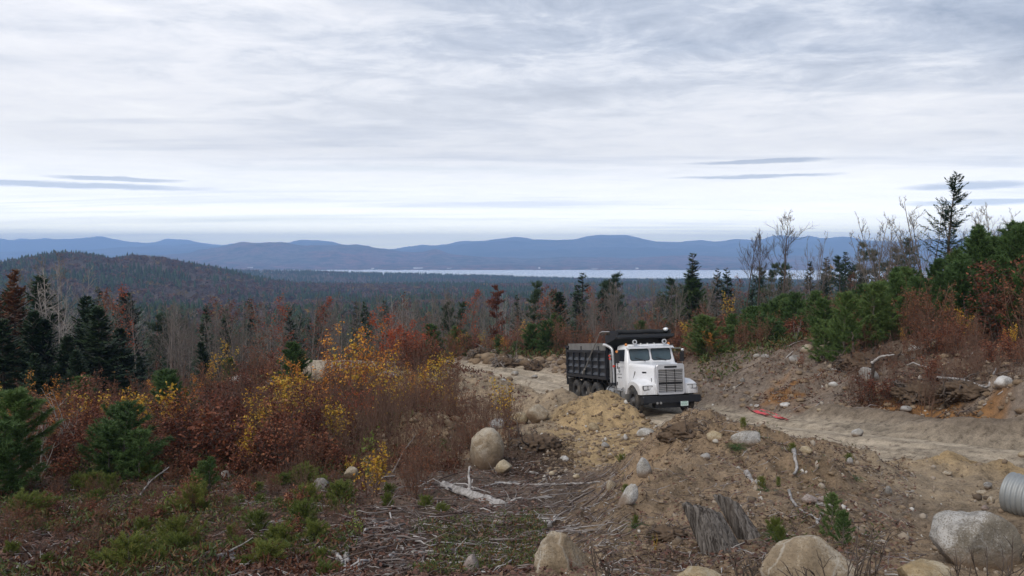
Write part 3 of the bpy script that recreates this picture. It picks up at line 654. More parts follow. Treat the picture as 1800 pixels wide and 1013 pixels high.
# ------------------------------------------------------------------ the far woods in the valley: one mass nobody could count
def far_woods():
    rg = np.random.default_rng(77)
    def conifer(k, sides=5, tiers=4):
        V, T = [], []
        for i in range(tiers):
            z0 = .12+.8*i/tiers; z1 = min(1.0, z0+.42); r = .19*(1-z0)+.02; b = len(V); a0 = rg.uniform(0, 6)
            for j in range(sides): V.append((r*rg.uniform(.6, 1.25)*math.cos(a0+j*6.283/sides), r*rg.uniform(.6, 1.25)*math.sin(a0+j*6.283/sides), z0+rg.uniform(-.05, .03)))
            V.append((rg.normal(0, .01), rg.normal(0, .01), z1)); T += [(b+j, b+(j+1) % sides, b+sides) for j in range(sides)]
        return np.array(V), np.array(T)
    def round_(k, n=30):
        V, T = [], []
        for i in range(n):
            d = unit(rg.normal(0, 1, 3)*[1, 1, .8]+[0, 0, .35]); c = np.array([0, 0, .6])+d*np.array([.24, .24, .34])*rg.uniform(.5, 1)
            a = rg.normal(0, .075, 3); b_ = rg.normal(0, .075, 3); q = len(V); V += [c-a, c+b_, c+a]; T.append((q, q+1, q+2))
        return np.array(V), np.array(T)
    def bare(k, n=44):
        V, T = [], []
        V += [(-.008, 0, 0), (.008, 0, 0), (0, 0, .9)]; T.append((0, 1, 2))
        for i in range(n):
            t = rg.uniform(.25, .9); a = rg.uniform(0, 6.28); p = np.array([0, 0, t]); L = .34*(1.15-t)*rg.uniform(.5, 1.1); d = unit(np.array([math.cos(a), math.sin(a), rg.uniform(.5, 1.6)]))
            if i > n//3: p = p+np.array([math.cos(a), math.sin(a), .6])*rg.uniform(.03, .14)
            w = unit(np.cross(d, rg.normal(0, 1, 3)))*rg.uniform(.004, .010); q = len(V); V += [p-w, p+w, p+d*L]; T.append((q, q+1, q+2))
        return np.array(V), np.array(T)
    tpl = [conifer(0), conifer(1), conifer(2), round_(3), round_(4), bare(5), bare(6), bare(7), bare(8, 90), bare(9, 90), conifer(10, 7, 7), round_(11, 90)]
    near = {0: 10, 1: 10, 2: 10, 3: 11, 4: 11, 5: 8, 6: 9, 7: 8}
    VV, TT, CC, MM = [], [], [], []; n0 = 0
    bands = [(138, 420, 15), (420, 1000, 38), (1000, 1900, 75), (1900, 3350, 130)]
    for (ra, rb, a1) in bands:
        A = (rb*rb-ra*ra)*.80; n = int(A/a1); r = np.sqrt(rg.uniform(ra*ra, rb*rb, n)); ta = rg.uniform(-.82, .82, n)
        y = r/np.sqrt(1+ta*ta); x = y*ta; z = height(x, y)
        pat = fbm(x/130, y/130, 7, 3); ptch = fbm(x/45, y/45, 8, 3)
        ok = z > LAKE_Z+2; x, y, z, pat, ptch, r = x[ok], y[ok], z[ok], pat[ok], ptch[ok], r[ok]
        u = rg.random(len(x)); conif = (u + pat*.9 + ptch*.5 < .28 + .30*sstep(900, 2500, r))
        kind = np.where(conif, rg.integers(0, 3, len(x)), np.where(rg.random(len(x)) < .42*sstep(200, 900, r), rg.integers(3, 5, len(x)), rg.integers(5, 8, len(x))))
        hh = np.where(conif, rg.uniform(9, 17, len(x)), rg.uniform(8, 14, len(x)))*(.85+.15*(r > 400)); c3 = rg.random((len(x), 3))
        for k in range(8):
            s = kind == k
            if not s.any(): continue
            V0, T0 = tpl[near[k] if ra < 400 else k]; m = s.sum(); a = rg.uniform(0, 6.283, m); ca, sa = np.cos(a), np.sin(a); h_ = hh[s]
            wx = h_*rg.uniform(.8, 1.3, m)*(1.0 if ra < 400 else 1.25)
            X = (V0[None, :, 0]*ca[:, None]-V0[None, :, 1]*sa[:, None])*wx[:, None]+x[s][:, None]; Y = (V0[None, :, 0]*sa[:, None]+V0[None, :, 1]*ca[:, None])*wx[:, None]+y[s][:, None]
            Z = V0[None, :, 2]*h_[:, None]+z[s][:, None]-.3
            VV.append(np.stack([X, Y, Z], -1).reshape(-1, 3)); TT.append((T0[None]+(np.arange(m)*len(V0))[:, None, None]).reshape(-1, 3)+n0); n0 += m*len(V0)
            q = c3[s]
            if k < 3: base = np.array([.022, .040, .022])*(0.6+.9*q[:, :1])+np.array([.01, .008, 0])*q[:, 1:2]
            elif k < 5:
                base = np.where(q[:, :1] < .55, np.array([[.095, .062, .058]]), np.where(q[:, :1] < .86, np.array([[.12, .055, .035]]), np.array([[.17, .11, .035]])))*(.6+.7*q[:, 1:2])
            else: base = np.array([.125, .098, .090])*(.55+.9*q[:, :1])*np.where(q[:, 1:2] > .85, 1.9, 1)
            CC.append(np.repeat(base, len(V0), 0))
    m, N = newmat('far_woods'); att = N.n('ShaderNodeAttribute', attribute_name='tone').outputs['Color']
    d = N.n('ShaderNodeBsdfPrincipled', i={'Base Color': att, 'Roughness': .9, 'Specular IOR Level': .1})
    N.n('ShaderNodeOutputMaterial', i={0: d.outputs[0]})
    V = np.concatenate(VV); me = mesh_np('far_woods', V, [np.concatenate(TT)], [m], smooth=False)
    ca = me.color_attributes.new('tone', 'FLOAT_COLOR', 'POINT'); C4 = np.ones((len(V), 4), np.float32); C4[:, :3] = np.concatenate(CC); ca.data.foreach_set('color', C4.ravel())
    tagit(link('far_woods', me), 'dark mixed woods filling the valley down to the lake', 'woods', kind='stuff')
far_woods()

# ------------------------------------------------------------------ the dump truck (x forward, y to its left, z up; origin under the front axle)
M['white_paint'] = plain('white_paint', (.74, .75, .78), .32, bump=0, var=.04, scale=2, dirt=(.42, .38, .32), dirtamt=.28, coat=.3)
def _mud():
    m = M['white_paint']; N = NT(m.node_tree); p = next(n for n in m.node_tree.nodes if n.type == 'BSDF_PRINCIPLED'); c = p.inputs['Base Color'].links[0].from_socket
    tc = N.n('ShaderNodeTexCoord').outputs['Object']; z = N.n('ShaderNodeSeparateXYZ', i={0: tc}).outputs[2]; nz = N.noise(N.n('ShaderNodeMapping', i={0: tc, 3: (1, 1, .4)}).outputs[0], 9, 7, .7)
    k = N.math('MULTIPLY', N.math('MULTIPLY_ADD', z, -1.3, 1.75, True), N.ramp(nz, [(.36, .0), (.64, .75)])); N.nt.links.new(N.mix(k, c, (.27, .21, .15)), p.inputs['Base Color'])
_mud()
M['black_steel'] = plain('black_steel', (.010, .012, .017), .42, var=.3, scale=3, dirt=(.045, .045, .045), dirtamt=.3)
M['black_frame'] = plain('black_frame', (.012, .012, .013), .6, var=.3, dirt=(.07, .06, .05), dirtamt=.5)
M['rubber'] = plain('rubber', (.022, .022, .024), .8, var=.3, scale=8, dirt=(.20, .165, .125), dirtamt=.65)
M['rim_steel'] = plain('rim_steel', (.03, .03, .034), .55, var=.3, dirt=(.16, .14, .12), dirtamt=.5)
M['chrome'] = plain('chrome', (.56, .57, .60), .34, .45, var=.1, dirt=(.35, .33, .31), dirtamt=.35)
M['alu'] = plain('dull_aluminium', (.42, .42, .42), .45, .8, var=.12, scale=5, dirt=(.20, .18, .16), dirtamt=.5)
M['glass'] = plain('cab_glass', (.035, .06, .07), .07, 0, var=.5, scale=2.2, spec=.9, dirt=(.14, .14, .13), dirtamt=.25)
M['glass_dark'] = plain('side_glass', (.012, .014, .018), .08, 0, var=.1, spec=.6)
M['board'] = plain('grey_board', (.16, .155, .15), .85, var=.25, scale=4, dirt=(.08, .075, .07), dirtamt=.6)
M['lens'] = plain('lamp_lens', (.75, .77, .8), .12, .3, var=.1)
M['amber'] = plain('amber_lens', (.55, .20, .05), .3)
M['red_lens'] = plain('red_lens', (.45, .05, .035), .35)
M['tarp'] = plain('black_tarp', (.012, .013, .015), .75, bump=.5, var=.3, scale=6)
M['ink'] = plain('black_ink', (.012, .012, .014), .5)
M['plate'] = plain('plate_white', (.55, .66, .62), .5)
M['plate_green'] = plain('plate_green', (.04, .22, .16), .5)

def bm_obj(name, bm, mat, parent, smooth=False, bevel=0, seg=2):
    if bevel: bmesh.ops.bevel(bm, geom=[e for e in bm.edges if e.calc_face_angle(0) > .5], offset=bevel, segments=seg, affect='EDGES', clamp_overlap=True, profile=.6)
    bmesh.ops.recalc_face_normals(bm, faces=bm.faces)
    me = bpy.data.meshes.new(name); bm.to_mesh(me); bm.free(); me.materials.append(mat)
    if smooth:
        for p in me.polygons: p.use_smooth = True
        me.set_sharp_from_angle(angle=math.radians(35))
    return link(name, me, parent)
def bx(bm, x0, x1, y0, y1, z0, z1):
    vs_ = [bm.verts.new((x, y, z)) for x in (x0, x1) for y in (y0, y1) for z in (z0, z1)]
    for f in ((0, 1, 3, 2), (4, 6, 7, 5), (0, 4, 5, 1), (2, 3, 7, 6), (0, 2, 6, 4), (1, 5, 7, 3)): bm.faces.new([vs_[i] for i in f])
def cyl(bm, a, b, r, n=16, r2=None):
    a, b = Vector(a), Vector(b); d = b-a; q = d.to_track_quat('Z', 'Y').to_matrix().to_4x4(); q.translation = (a+b)/2
    bmesh.ops.create_cone(bm, cap_ends=True, segments=n, radius1=r, radius2=r if r2 is None else r2, depth=d.length, matrix=q)
def pipe(bm, P, r, n=10):
    g = Geo(); g.tube(P, [r]*len(P), n); me = g.mesh('tmp'); bm.from_mesh(me); bpy.data.meshes.remove(me)
def loft(bm, secs, cap=True):
    R = [[bm.verts.new(p) for p in s] for s in secs]; n = len(secs[0])
    for a, b in zip(R[:-1], R[1:]):
        for i in range(n): bm.faces.new((a[i], a[(i+1) % n], b[(i+1) % n], b[i]))
    if cap: bm.faces.new(R[0][::-1]); bm.faces.new(R[-1])
def extr(bm, prof, y0, y1):
    loft(bm, [[(x, y0, z) for x, z in prof], [(x, y1, z) for x, z in prof]])
def lathe(bm, prof, n=28, y0=0, x0=0, z0=0):
    """profile (y, r) turned round the axle"""
    R = [[bm.verts.new((x0+r*math.cos(6.28319*k/n), y0+y, z0+r*math.sin(6.28319*k/n))) for k in range(n)] for y, r in prof]
    for a, b in zip(R[:-1], R[1:]):
        for i in range(n): bm.faces.new((a[i], a[(i+1) % n], b[(i+1) % n], b[i]))
NB = bmesh.new
def new_wheel(x, y, dual, sgn, parent, steer=0):
    """a wheel with its outer face towards sgn"""
    w = empty('wheel', (x, y, .53)); w.parent = parent; w.rotation_euler = (0, 0, steer)
    for k in range(2 if dual else 1):
        bm = NB(); o = -sgn*k*.33; W2 = .14
        pr = [(-W2+.01, .30), (-W2, .36), (-W2, .44), (-W2+.03, .505), (-W2+.05, .522), (-.09, .53), (-.085, .515), (-.035, .515), (-.03, .53), (.03, .53), (.035, .515), (.085, .515), (.09, .53), (W2-.05, .522), (W2-.03, .505), (W2, .44), (W2, .36), (W2-.01, .30), (W2-.04, .285), (-W2+.04, .285), (-W2+.01, .30)]
        lathe(bm, pr, 36, o); bm_obj('tyre', bm, M['rubber'], w, True)
        bm = NB(); s = sgn
        if dual and k == 0: pr = [(s*.135, .30), (s*.12, .275), (-s*.06, .255), (-s*.09, .20), (-s*.095, .13), (s*.02, .125), (s*.06, .10), (s*.065, .0)]
        elif dual: pr = [(s*.12, .29), (s*.05, .26), (0, .0)]
        else: pr = [(s*.135, .30), (s*.12, .275), (s*.02, .255), (s*.05, .20), (s*.10, .15), (s*.16, .125), (s*.20, .09), (s*.205, .0)]
        lathe(bm, pr, 28, o)
        if k == 0:
            rr, yy = (.165, -s*.085) if dual else (.18, s*.07)
            for q in range(10):
                a = q*6.283/10; c = Vector((rr*math.cos(a), o+yy, rr*math.sin(a))); cyl(bm, c, c+Vector((0, s*.035, 0)), .016, 6)
        bm_obj('rim', bm, M['rim_steel'], w, True)
        if k == 0 and dual:
            bm = NB(); cyl(bm, (0, o+s*.055, 0), (0, o+s*.075, 0), .06, 14); bm_obj('hub_cap', bm, M['alu'], w)
    return w
def rrect(u0, u1, v0, v1, r, n=5):
    out = []
    for (cx_, cy_, a0) in ((u1-r, v1-r, 0), (u0+r, v1-r, 90), (u0+r, v0+r, 180), (u1-r, v0+r, 270)):
        out += [(cx_+r*math.cos(math.radians(a0+90*k/n)), cy_+r*math.sin(math.radians(a0+90*k/n))) for k in range(n+1)]
    return out
def make_truck():
    t = empty('dump_truck')
    tagit(t, 'white and black dump truck parked on the dirt road', 'dump truck')
    P = t
    # frame rails, axles
    bm = NB()
    for s in (-1, 1): bx(bm, -7.5, .7, s*.43-.04, s*.43+.04, .72, .98)
    for x in (0, -4.12, -5.45, -6.78): cyl(bm, (x, -.95, .53), (x, .95, .53), .09, 10); bmesh.ops.create_uvsphere(bm, u_segments=12, v_segments=8, radius=.2, matrix=Matrix.Translation((x, 0, .53)))
    for x in (-2.5, -3.5, -7.4): bx(bm, x-.05, x+.05, -.4, .4, .74, .95)
    for s in (-1, 1): bx(bm, -6.9, -4.0, s*.6-.05, s*.6+.05, .52, .66)
    bx(bm, -.6, .72, -.38, .38, .55, .9)
    bm_obj('frame', bm, M['black_frame'], P)
    # wheels
    new_wheel(0, -1.02, False, -1, P, math.radians(-3)); new_wheel(0, 1.02, False, 1, P, math.radians(-3))
    for x in (-4.12, -5.45, -6.78):
        for s in (-1, 1): new_wheel(x, s*1.05, True, s, P)
    # bumper
    bm = NB(); pr = rrect(-1.13, 1.13, .50, .75, .05, 3)
    loft(bm, [[(.86, y, z) for y, z in pr], [(1.0 , y, z) for y, z in pr]]); bx(bm, .70, .86, -1.0, 1.0, .50, .72)
    bx(bm, .66, .86, -1.12, -1.0, .46, .74); bx(bm, .66, .86, 1.0, 1.12, .46, .74)
    bx(bm, .55, .83, -.62, .62, .30, .5)
    b = bm_obj('bumper', bm, M['black_steel'], P, True, .012)
    bm = NB()
    for y in (-.62, -.48): cyl(bm, (1.001, y, .50), (1.03, y, .50), .045, 12)
    bm_obj('tow_hook', bm, M['alu'], b, True)
    pl_ = bm_obj('license_plate', (lambda q: (bx(q, 1.012, 1.020, .30, .60, .36, .53), q)[1])(NB()), M['plate'], P)
    bm = NB(); bx(bm, 1.0205, 1.0225, .36, .54, .495, .512)
    rg = random.Random(3)
    for k in range(6): y = .335+k*.041; bx(bm, 1.0205, 1.0225, y, y+.012, .395, .47); bx(bm, 1.0205, 1.0225, y+.012, y+.026, .395+.062*(k % 2), .407+.062*(k % 2))
    bm_obj('plate_characters', bm, M['plate_green'], pl_)
    # hood
    def sec(x, w, zt, zb, wb, r=.13):
        pts = [(wb, zb), (w+.01, zb+.35), (w, zt-r)] + [(w-r+r*math.cos(a), zt-r+r*math.sin(a)) for a in (math.radians(q) for q in (20, 40, 60, 75, 90))] + [(w*.35, zt+.02), (0, zt+.028)]
        full = pts + [(-y, z) for y, z in pts[::-1][1:]]
        return [(x, y, z) for y, z in full]
    bm = NB(); loft(bm, [sec(-.80, .96, 1.93, .82, .98), sec(-.45, .90, 1.92, .82, .94), (sec(.0, .78, 1.90, .82, .84)), sec(.45, .66, 1.87, .80, .70), sec(.74, .575, 1.84, .80, .60)])
    h = bm_obj('hood', bm, M['white_paint'], P, True)
    bm = NB(); bx(bm, -.005, .25, 0, .014, 0, .055); o = bm_obj('hood_badge', bm, M['ink'], h, bevel=.004); o.location = (.07, -.772, 1.56); o.rotation_euler = (0, 0, math.radians(15))
    bm = NB(); bx(bm, -.19, .19, 0, .014, -.014, .014); o = bm_obj('hood_vent', bm, M['ink'], h); o.location = (-.42, -.905, 1.45); o.rotation_euler = (0, math.radians(-62), math.radians(6))
    bm = NB(); bx(bm, -.02, .02, 0, .02, -.07, .07); o = bm_obj('hood_latch', bm, M['ink'], h); o.location = (.58, -.634, 1.32)
    # fenders
    for s in (-1, 1):
        bm = NB(); A = [(.80, .80), (.80, 1.02), (.76, 1.14), (.62, 1.20), (.42, 1.27), (.15, 1.33), (-.12, 1.33), (-.36, 1.26), (-.54, 1.12), (-.66, .95), (-.74, .76)]
        arch = [(.61*math.cos(a)-.01, .50+.70*math.sin(a)) for a in (math.radians(q) for q in np.linspace(158, 26, 13))]
        pr = A + [(-.68, .76)] + arch[0:] + [(.60, .80)]
        def sh(y, k): return [(x-(.10*k if x > .7 else 0), y, z-(.07*k if z > 1.0 else 0)) for x, z in pr]
        loft(bm, [sh(s*.50, -.6), sh(s*1.0, 0), sh(s*1.11, .35), sh(s*1.16, 1)])
        f = bm_obj('fender', bm, M['white_paint'], P, True)
        bm = NB(); pr = rrect(s*.69, s*1.07, .97, 1.13, .025, 3) if s > 0 else rrect(-1.07, -.69, .97, 1.13, .025, 3)
        loft(bm, [[(.76, y, z) for y, z in pr], [(.822, y, z) for y, z in pr]]); hs = bm_obj('headlight', bm, M['rim_steel'], P, True)
        for q in (0, 1):
            bm = NB(); y0 = s*(.715+.18*q); y1 = y0+s*.15; bx(bm, .80, .828, min(y0, y1), max(y0, y1), .99, 1.11); bm_obj('lens', bm, M['lens'], hs, bevel=.012)
    # grille: chrome surround and horizontal bars
    g = empty('grille'); g.parent = P
    bm = NB(); o_ = rrect(-.555, .555, .78, 1.90, .10, 5); i_ = rrect(-.485, .485, .86, 1.71, .02, 5)
    rings = [[(.76, y, z) for y, z in o_], [(.90, y, z) for y, z in o_], [(.915, y*.97, 1.34+(z-1.34)*.98) for y, z in o_], [(.912, y, z) for y, z in i_], [(.84, y, z) for y, z in i_]]
    loft(bm, rings, False); bm_obj('grille_surround', bm, M['chrome'], g, True)
    bm = NB(); bx(bm, .79, .835, -.50, .50, .84, 1.74); bm_obj('radiator', bm, M['ink'], g)
    bm = NB(); n = 14
    for k in range(n):
        z = .885+k*(.80/(n-1)); q = .027 if k % 2 else .019
        if k in (5,): continue
        loft(bm, [[(.845, y, z-q), (.875, y, z-q*.4), (.885, y, z+q*.7), (.845, y, z+q)] for y in (-.483, .483)])
    bm_obj('grille_bars', bm, M['chrome'], g, True)
    bm = NB()
    for y in (-.17, .17): bx(bm, .86, .892, y-.010, y+.010, .87, 1.70)
    bm_obj('grille_uprights', bm, M['black_frame'], g)
    bm = NB(); pr = rrect(-.25, .25, 1.755, 1.83, .035, 4); loft(bm, [[(.908, y, z) for y, z in pr], [(.922, y, z) for y, z in pr]]); e = bm_obj('grille_badge', bm, M['ink'], g, True)
    # cab
    def cs(z, x0, x1, w, r=.10):
        return [(x, y, z) for x, y in rrect(x0, x1, -w, w, r, 4)]
    bm = NB(); loft(bm, [cs(.80, -2.02, -.80, 1.0), cs(1.2, -2.03, -.80, 1.03), cs(1.93, -2.03, -.80, 1.03), cs(1.98, -2.03, -.82, 1.02), cs(2.48, -2.0, -.97, .96), cs(2.56, -1.98, -1.0, .94), cs(2.62, -1.92, -1.05, .88, .12), cs(2.645, -1.75, -1.2, .7, .15)])
    c = bm_obj('cab', bm, M['white_paint'], P, True)
    wx = lambda z: -.82-(z-1.98)*.30
    for s in (-1, 1):
        pr = rrect(.035, .865, 2.0, 2.47, .10, 6) if s > 0 else rrect(-.865, -.035, 2.0, 2.47, .10, 6)
        bm = NB(); loft(bm, [[(wx(z)-.03, y, z) for y, z in pr], [(wx(z)+.008, y, z) for y, z in pr]]); gl = bm_obj('windshield', bm, M['ink'], P, True)
        cyv = (pr[0][0]+pr[8][0])/2
        pr2 = rrect(.06, .84, 2.025, 2.445, .085, 6) if s > 0 else rrect(-.84, -.06, 2.025, 2.445, .085, 6)
        bm = NB(); loft(bm, [[(wx(z)-.02, y, z) for y, z in pr2], [(wx(z)+.012, y, z) for y, z in pr2]]); bm_obj('pane', bm, M['glass'], gl, True)
        bm = NB(); y0 = .62 if s > 0 else -.25; pipe(bm, [(wx(1.99)+.03, y0, 1.985), (wx(2.03)+.035, y0-.12, 2.03), (wx(2.12)+.03, y0-.42, 2.12)], .011, 6); bm_obj('wiper', bm, M['ink'], P)
    # doors
    for s in (-1, 1):
        y = s*1.034; bm = NB(); a, b2 = sorted((y, y+s*.012)); bx(bm, -1.90, -.98, a, b2, .92, 1.945)
        d = bm_obj('door', bm, M['white_paint'], P, True, .004)
        bm = NB(); q = lambda z: s*(1.035-(max(z, 1.96)-1.96)*.135); pr = [(-1.86, 1.985), (-1.06, 1.985), (-1.10, 2.44), (-1.86, 2.44)]
        loft(bm, [[(x, q(z)-s*.03, z) for x, z in pr], [(x, q(z)+s*.006, z) for x, z in pr]]); w_ = bm_obj('window', bm, M['glass_dark'], d, True)
        bm = NB(); a, b2 = sorted((y+s*.012, y+s*.03)); bx(bm, -1.86, -1.72, a, b2, 1.46, 1.49); bm_obj('handle', bm, M['chrome'], d)
        bm = NB(); a, b2 = sorted((y+s*.0125, y+s*.016))
        bx(bm, -1.90, -.98, a, b2, 1.925, 1.94)
        bx(bm, -1.86, -1.76, a, b2, 1.03, 1.17); bm_obj('door_vent', bm, M['ink'], d)
        def serif_E(x, z, k):
            for r in ((0, .05, 0, .2), (-.02, .13, 0, .028), (-.02, .13, .172, .2), (.03, .095, .088, .112), (.115, .135, 0, .055), (.115, .135, .145, .2)): bxm(x+(r[0]-.006)*k, x+(r[1]+.012)*k, z+(r[2]-.006)*k, z+(r[3]+.006)*k)
        def ring_G(x, z, k):
            for q_ in range(14):
                an = math.radians(40+q_*21); xx, zz = x+.085*k+.075*k*math.cos(an), z+.1*k+.09*k*math.sin(an); w2 = .03*k if 4 < q_ < 10 else .018*k; bxm(xx-w2, xx+w2, zz-.018*k, zz+.018*k)
            bxm(x+.085*k, x+.17*k, z+.085*k, z+.108*k); bxm(x+.13*k, x+.165*k, z+.0*k, z+.1*k)
        bm = NB()
        def bxm(x0, x1, z0, z1):
            if s > 0: x0, x1 = -2.88-x1, -2.88-x0
            a_, c_ = sorted((y+s*.0125, y+s*.0160)); bx(bm, x0, x1, a_, c_, z0, z1)
        serif_E(-1.79, 1.70, .95); ring_G(-1.63, 1.55, .95)
        bm_obj('lettering', bm, M['ink'], d)
        bm = NB(); rr = random.Random(5)
        for (x0, x1, z) in ((-1.70, -1.34, 1.47), (-1.74, -1.30, 1.33)):
            x = x0
            while x < x1: w_2 = rr.uniform(.012, .026); hh = rr.uniform(.015, .035); bxm(x, x+w_2, z, z+hh); x += w_2+rr.uniform(.008, .018)
        bm_obj('small_lettering', bm, M['ink'], d)
    # visor, roof lamps, horns
    bm = NB(); loft(bm, [[(-.98, y, 2.52), (-.78, y, 2.47), (-.775, y, 2.485), (-.97, y, 2.56)] for y in (-.97, .97)]); bm_obj('sun_visor', bm, M['white_paint'], P)
    bm = NB(); pipe(bm, [(-.79, -.93, 2.555), (-.76, 0, 2.56), (-.79, .93, 2.555)], .018, 6); bm_obj('visor_rail', bm, M['chrome'], P, True)
    for y in (-.62, .62):
        bm = NB(); cyl(bm, (-1.0, y, 2.73), (-.90, y, 2.73), .075, 18, .095); cyl(bm, (-.95, y, 2.58), (-.95, y, 2.68), .02, 8); h_ = bm_obj('spotlight', bm, M['chrome'], P, True)
        bm = NB(); cyl(bm, (-.899, y, 2.73), (-.892, y, 2.73), .052, 18); bm_obj('lens', bm, M['ink'], h_)
    for y in (-.90, -.28, 0, .28, .90):
        bm = NB(); bmesh.ops.create_uvsphere(bm, u_segments=12, v_segments=8, radius=.055, matrix=Matrix.Translation((-1.13, y, 2.63)) @ Matrix.Diagonal((1.3, 1, 1.1, 1))); bm_obj('roof_lamp', bm, M['amber'] if abs(y) > .5 else M['alu'], P, True)
    # mirrors
    for s in (-1, 1):
        mo = empty('mirror'); mo.parent = P
        bm = NB(); pipe(bm, [(-1.02, s*1.0, 2.45), (-.95, s*1.32, 2.44), (-.93, s*1.36, 2.40), (-.93, s*1.36, 1.82), (-.95, s*1.3, 1.78), (-1.02, s*1.04, 1.78)], .012, 6); bm_obj('mirror_arm', bm, M['alu'], mo, True)
        bm = NB(); bx(bm, -.95, -.91, s*1.36-.08, s*1.36+.08, 1.93, 2.32); bm_obj('mirror_glass', bm, M['ink'], mo, bevel=.01)
        bm = NB(); cyl(bm, (-.93, s*1.36, 2.38), (-.86, s*1.40, 2.38), .05, 10); bm_obj('marker_lamp', bm, M['lens'] if s > 0 else M['amber'], mo)
    # exhaust with heat shield, air cleaner
    e = empty('exhaust'); e.parent = P
    bm = NB()
    for k in range(12):
        a0, a1 = math.radians(95+k*18), math.radians(95+(k+1)*18)
        if k % 1 == 0: loft(bm, [[(-2.26+.15*math.cos(a0), -1.03+.15*math.sin(a0), z), (-2.26+.15*math.cos(a1), -1.03+.15*math.sin(a1), z), (-2.26+.135*math.cos(a1), -1.03+.135*math.sin(a1), z), (-2.26+.135*math.cos(a0), -1.03+.135*math.sin(a0), z)] for z in (1.12, 2.28)])
    bm_obj('heat_shield', bm, M['alu'], e, True)
    bm = NB(); pipe(bm, [(-2.26, -1.03, .95), (-2.26, -1.03, 2.36), (-2.28, -1.05, 2.46), (-2.36, -1.10, 2.55), (-2.50, -1.2, 2.62), (-2.62, -1.28, 2.64)], .065, 12); bm_obj('exhaust_pipe', bm, M['chrome'], e, True)
    bm = NB(); bx(bm, -2.48, -2.08, -1.19, -.86, 1.02, 1.12); cyl(bm, (-2.47, -.98, 1.12), (-2.47, -.98, 2.38), .11, 14); bm_obj('muffler', bm, M['black_steel'], e, True)
    for z, x in ((2.20, -2.2), (2.08, -2.16)):
        bm = NB(); cyl(bm, (x, -1.19, z), (x+.03, -1.215, z), .045, 10); bm_obj('side_lamp', bm, M['red_lens'], P)
    bm = NB(); cyl(bm, (-2.05, -1.06, 1.78), (-2.02, -1.11, 1.78), .05, 10); bm_obj('side_lamp', bm, M['red_lens'], P)
    # tanks and steps
    for s in (-1, 1):
        bm = NB(); cyl(bm, (-2.95, s*.86, .72), (-.95, s*.86, .72), .27, 22)
        tk = bm_obj('fuel_tank', bm, M['alu'], P, True, .02)
        bm = NB()
        for x in (-2.7, -2.0, -1.3):
            for q in range(10): 
                a = math.radians(-30+q*24); a2 = a+math.radians(24); x0 = x
                loft(bm, [[(xx, s*(.86+.275*math.cos(a)), .72+.275*math.sin(a)), (xx, s*(.86+.275*math.cos(a2)), .72+.275*math.sin(a2)), (xx, s*(.86+.29*math.cos(a2)), .72+.29*math.sin(a2)), (xx, s*(.86+.29*math.cos(a)), .72+.29*math.sin(a))] for xx in (x0-.03, x0+.03)])
        bm_obj('tank_strap', bm, M['black_steel'], tk)
        bm = NB()
        for z in (.58, .86): bx(bm, -1.9, -1.05, min(s*1.10, s*1.22), max(s*1.10, s*1.22), z-.02, z+.02)
        for x in (-1.88, -1.07): bx(bm, x-.02, x+.02, min(s*1.09, s*1.12), max(s*1.09, s*1.12), .5, 1.0)
        bm_obj('cab_step', bm, M['alu'], P)
    # dump box
    X0, X1, B0, B1 = -7.84, -2.62, 1.30, 2.37
    box = empty('dump_box'); box.parent = P
    for s in (-1, 1):
        bm = NB(); a, b2 = sorted((s*1.12, s*1.17)); bx(bm, X0+.03, X1, a, b2, B0, B1)
        a, b2 = sorted((s*1.10, s*1.235)); bx(bm, X0, X1+.02, a, b2, B1-.075, B1+.045); bx(bm, X0, X1+.02, a, b2, B0-.09, B0+.02)
        n = 6
        for k in range(n+1):
            x = X0+.04+(X1-X0-.10)*k/n; a, b2 = sorted((s*1.16, s*1.228)); bx(bm, x-.055, x+.055, a, b2, B0, B1-.05)
        for k in range(n):
            xa = X0+.04+(X1-X0-.10)*k/n+.10; xb = X0+.04+(X1-X0-.10)*(k+1)/n-.10
            for z in (B0+.03, B0+.33, B0+.63):
                loft(bm, [[(x, s*1.165, z+.02), (x, s*1.21, z+.035), (x, s*1.168, z+.17), (x, s*1.15, z+.1)] for x in (xa, xb)])
        bm_obj('side_panel', bm, M['black_steel'], box)
        bm = NB(); a, b2 = sorted((s*1.15, s*1.195)); bx(bm, X0+.22, X1-.02, a, b2, B1+.05, B1+.34); sb = bm_obj('side_board', bm, M['board'], box, bevel=.006)
        bm = NB(); a, b2 = sorted((s*1.19, s*1.225))
        for x in (X0+2.1, X0+4.4): bx(bm, x-.035, x+.035, a, b2, B1+.045, B1+.22)
        bm_obj('stake', bm, M['black_steel'], sb)
    bm = NB(); bx(bm, X0, X1, -1.12, 1.12, B0-.10, B0-.04); bx(bm, X1-.05, X1, -1.12, 1.12, B0, B1+.3)
    for x in np.linspace(X0+.2, X1-.2, 9): bx(bm, x-.04, x+.04, -1.1, 1.1, B0-.22, B0-.1)
    bx(bm, X0+.1, X1, -.5, -.38, B0-.36, B0-.2); bx(bm, X0+.1, X1, .38, .5, B0-.36, B0-.2)
    bm_obj('box_floor', bm, M['black_steel'], box)
    bm = NB(); bx(bm, X0-.06, X0, -1.17, 1.17, B0-.05, B1+.10)
    for s in (-1, 1): a, b2 = sorted((s*1.02, s*1.24)); bx(bm, X0-.10, X0+.02, a, b2, B0-.5, B1+.22); bx(bm, X0-.22, X0+.3, a, b2, B1+.14, B1+.24); bx(bm, X0-.20, X0-.1, a, b2, B0+.4, B0+.52)
    bm_obj('tailgate', bm, M['black_steel'], box)
    # cab guard: headboard and canopy over the cab
    bm = NB(); bx(bm, X1+.001, X1+.06, -1.2, 1.2, B0+.4, 3.03)
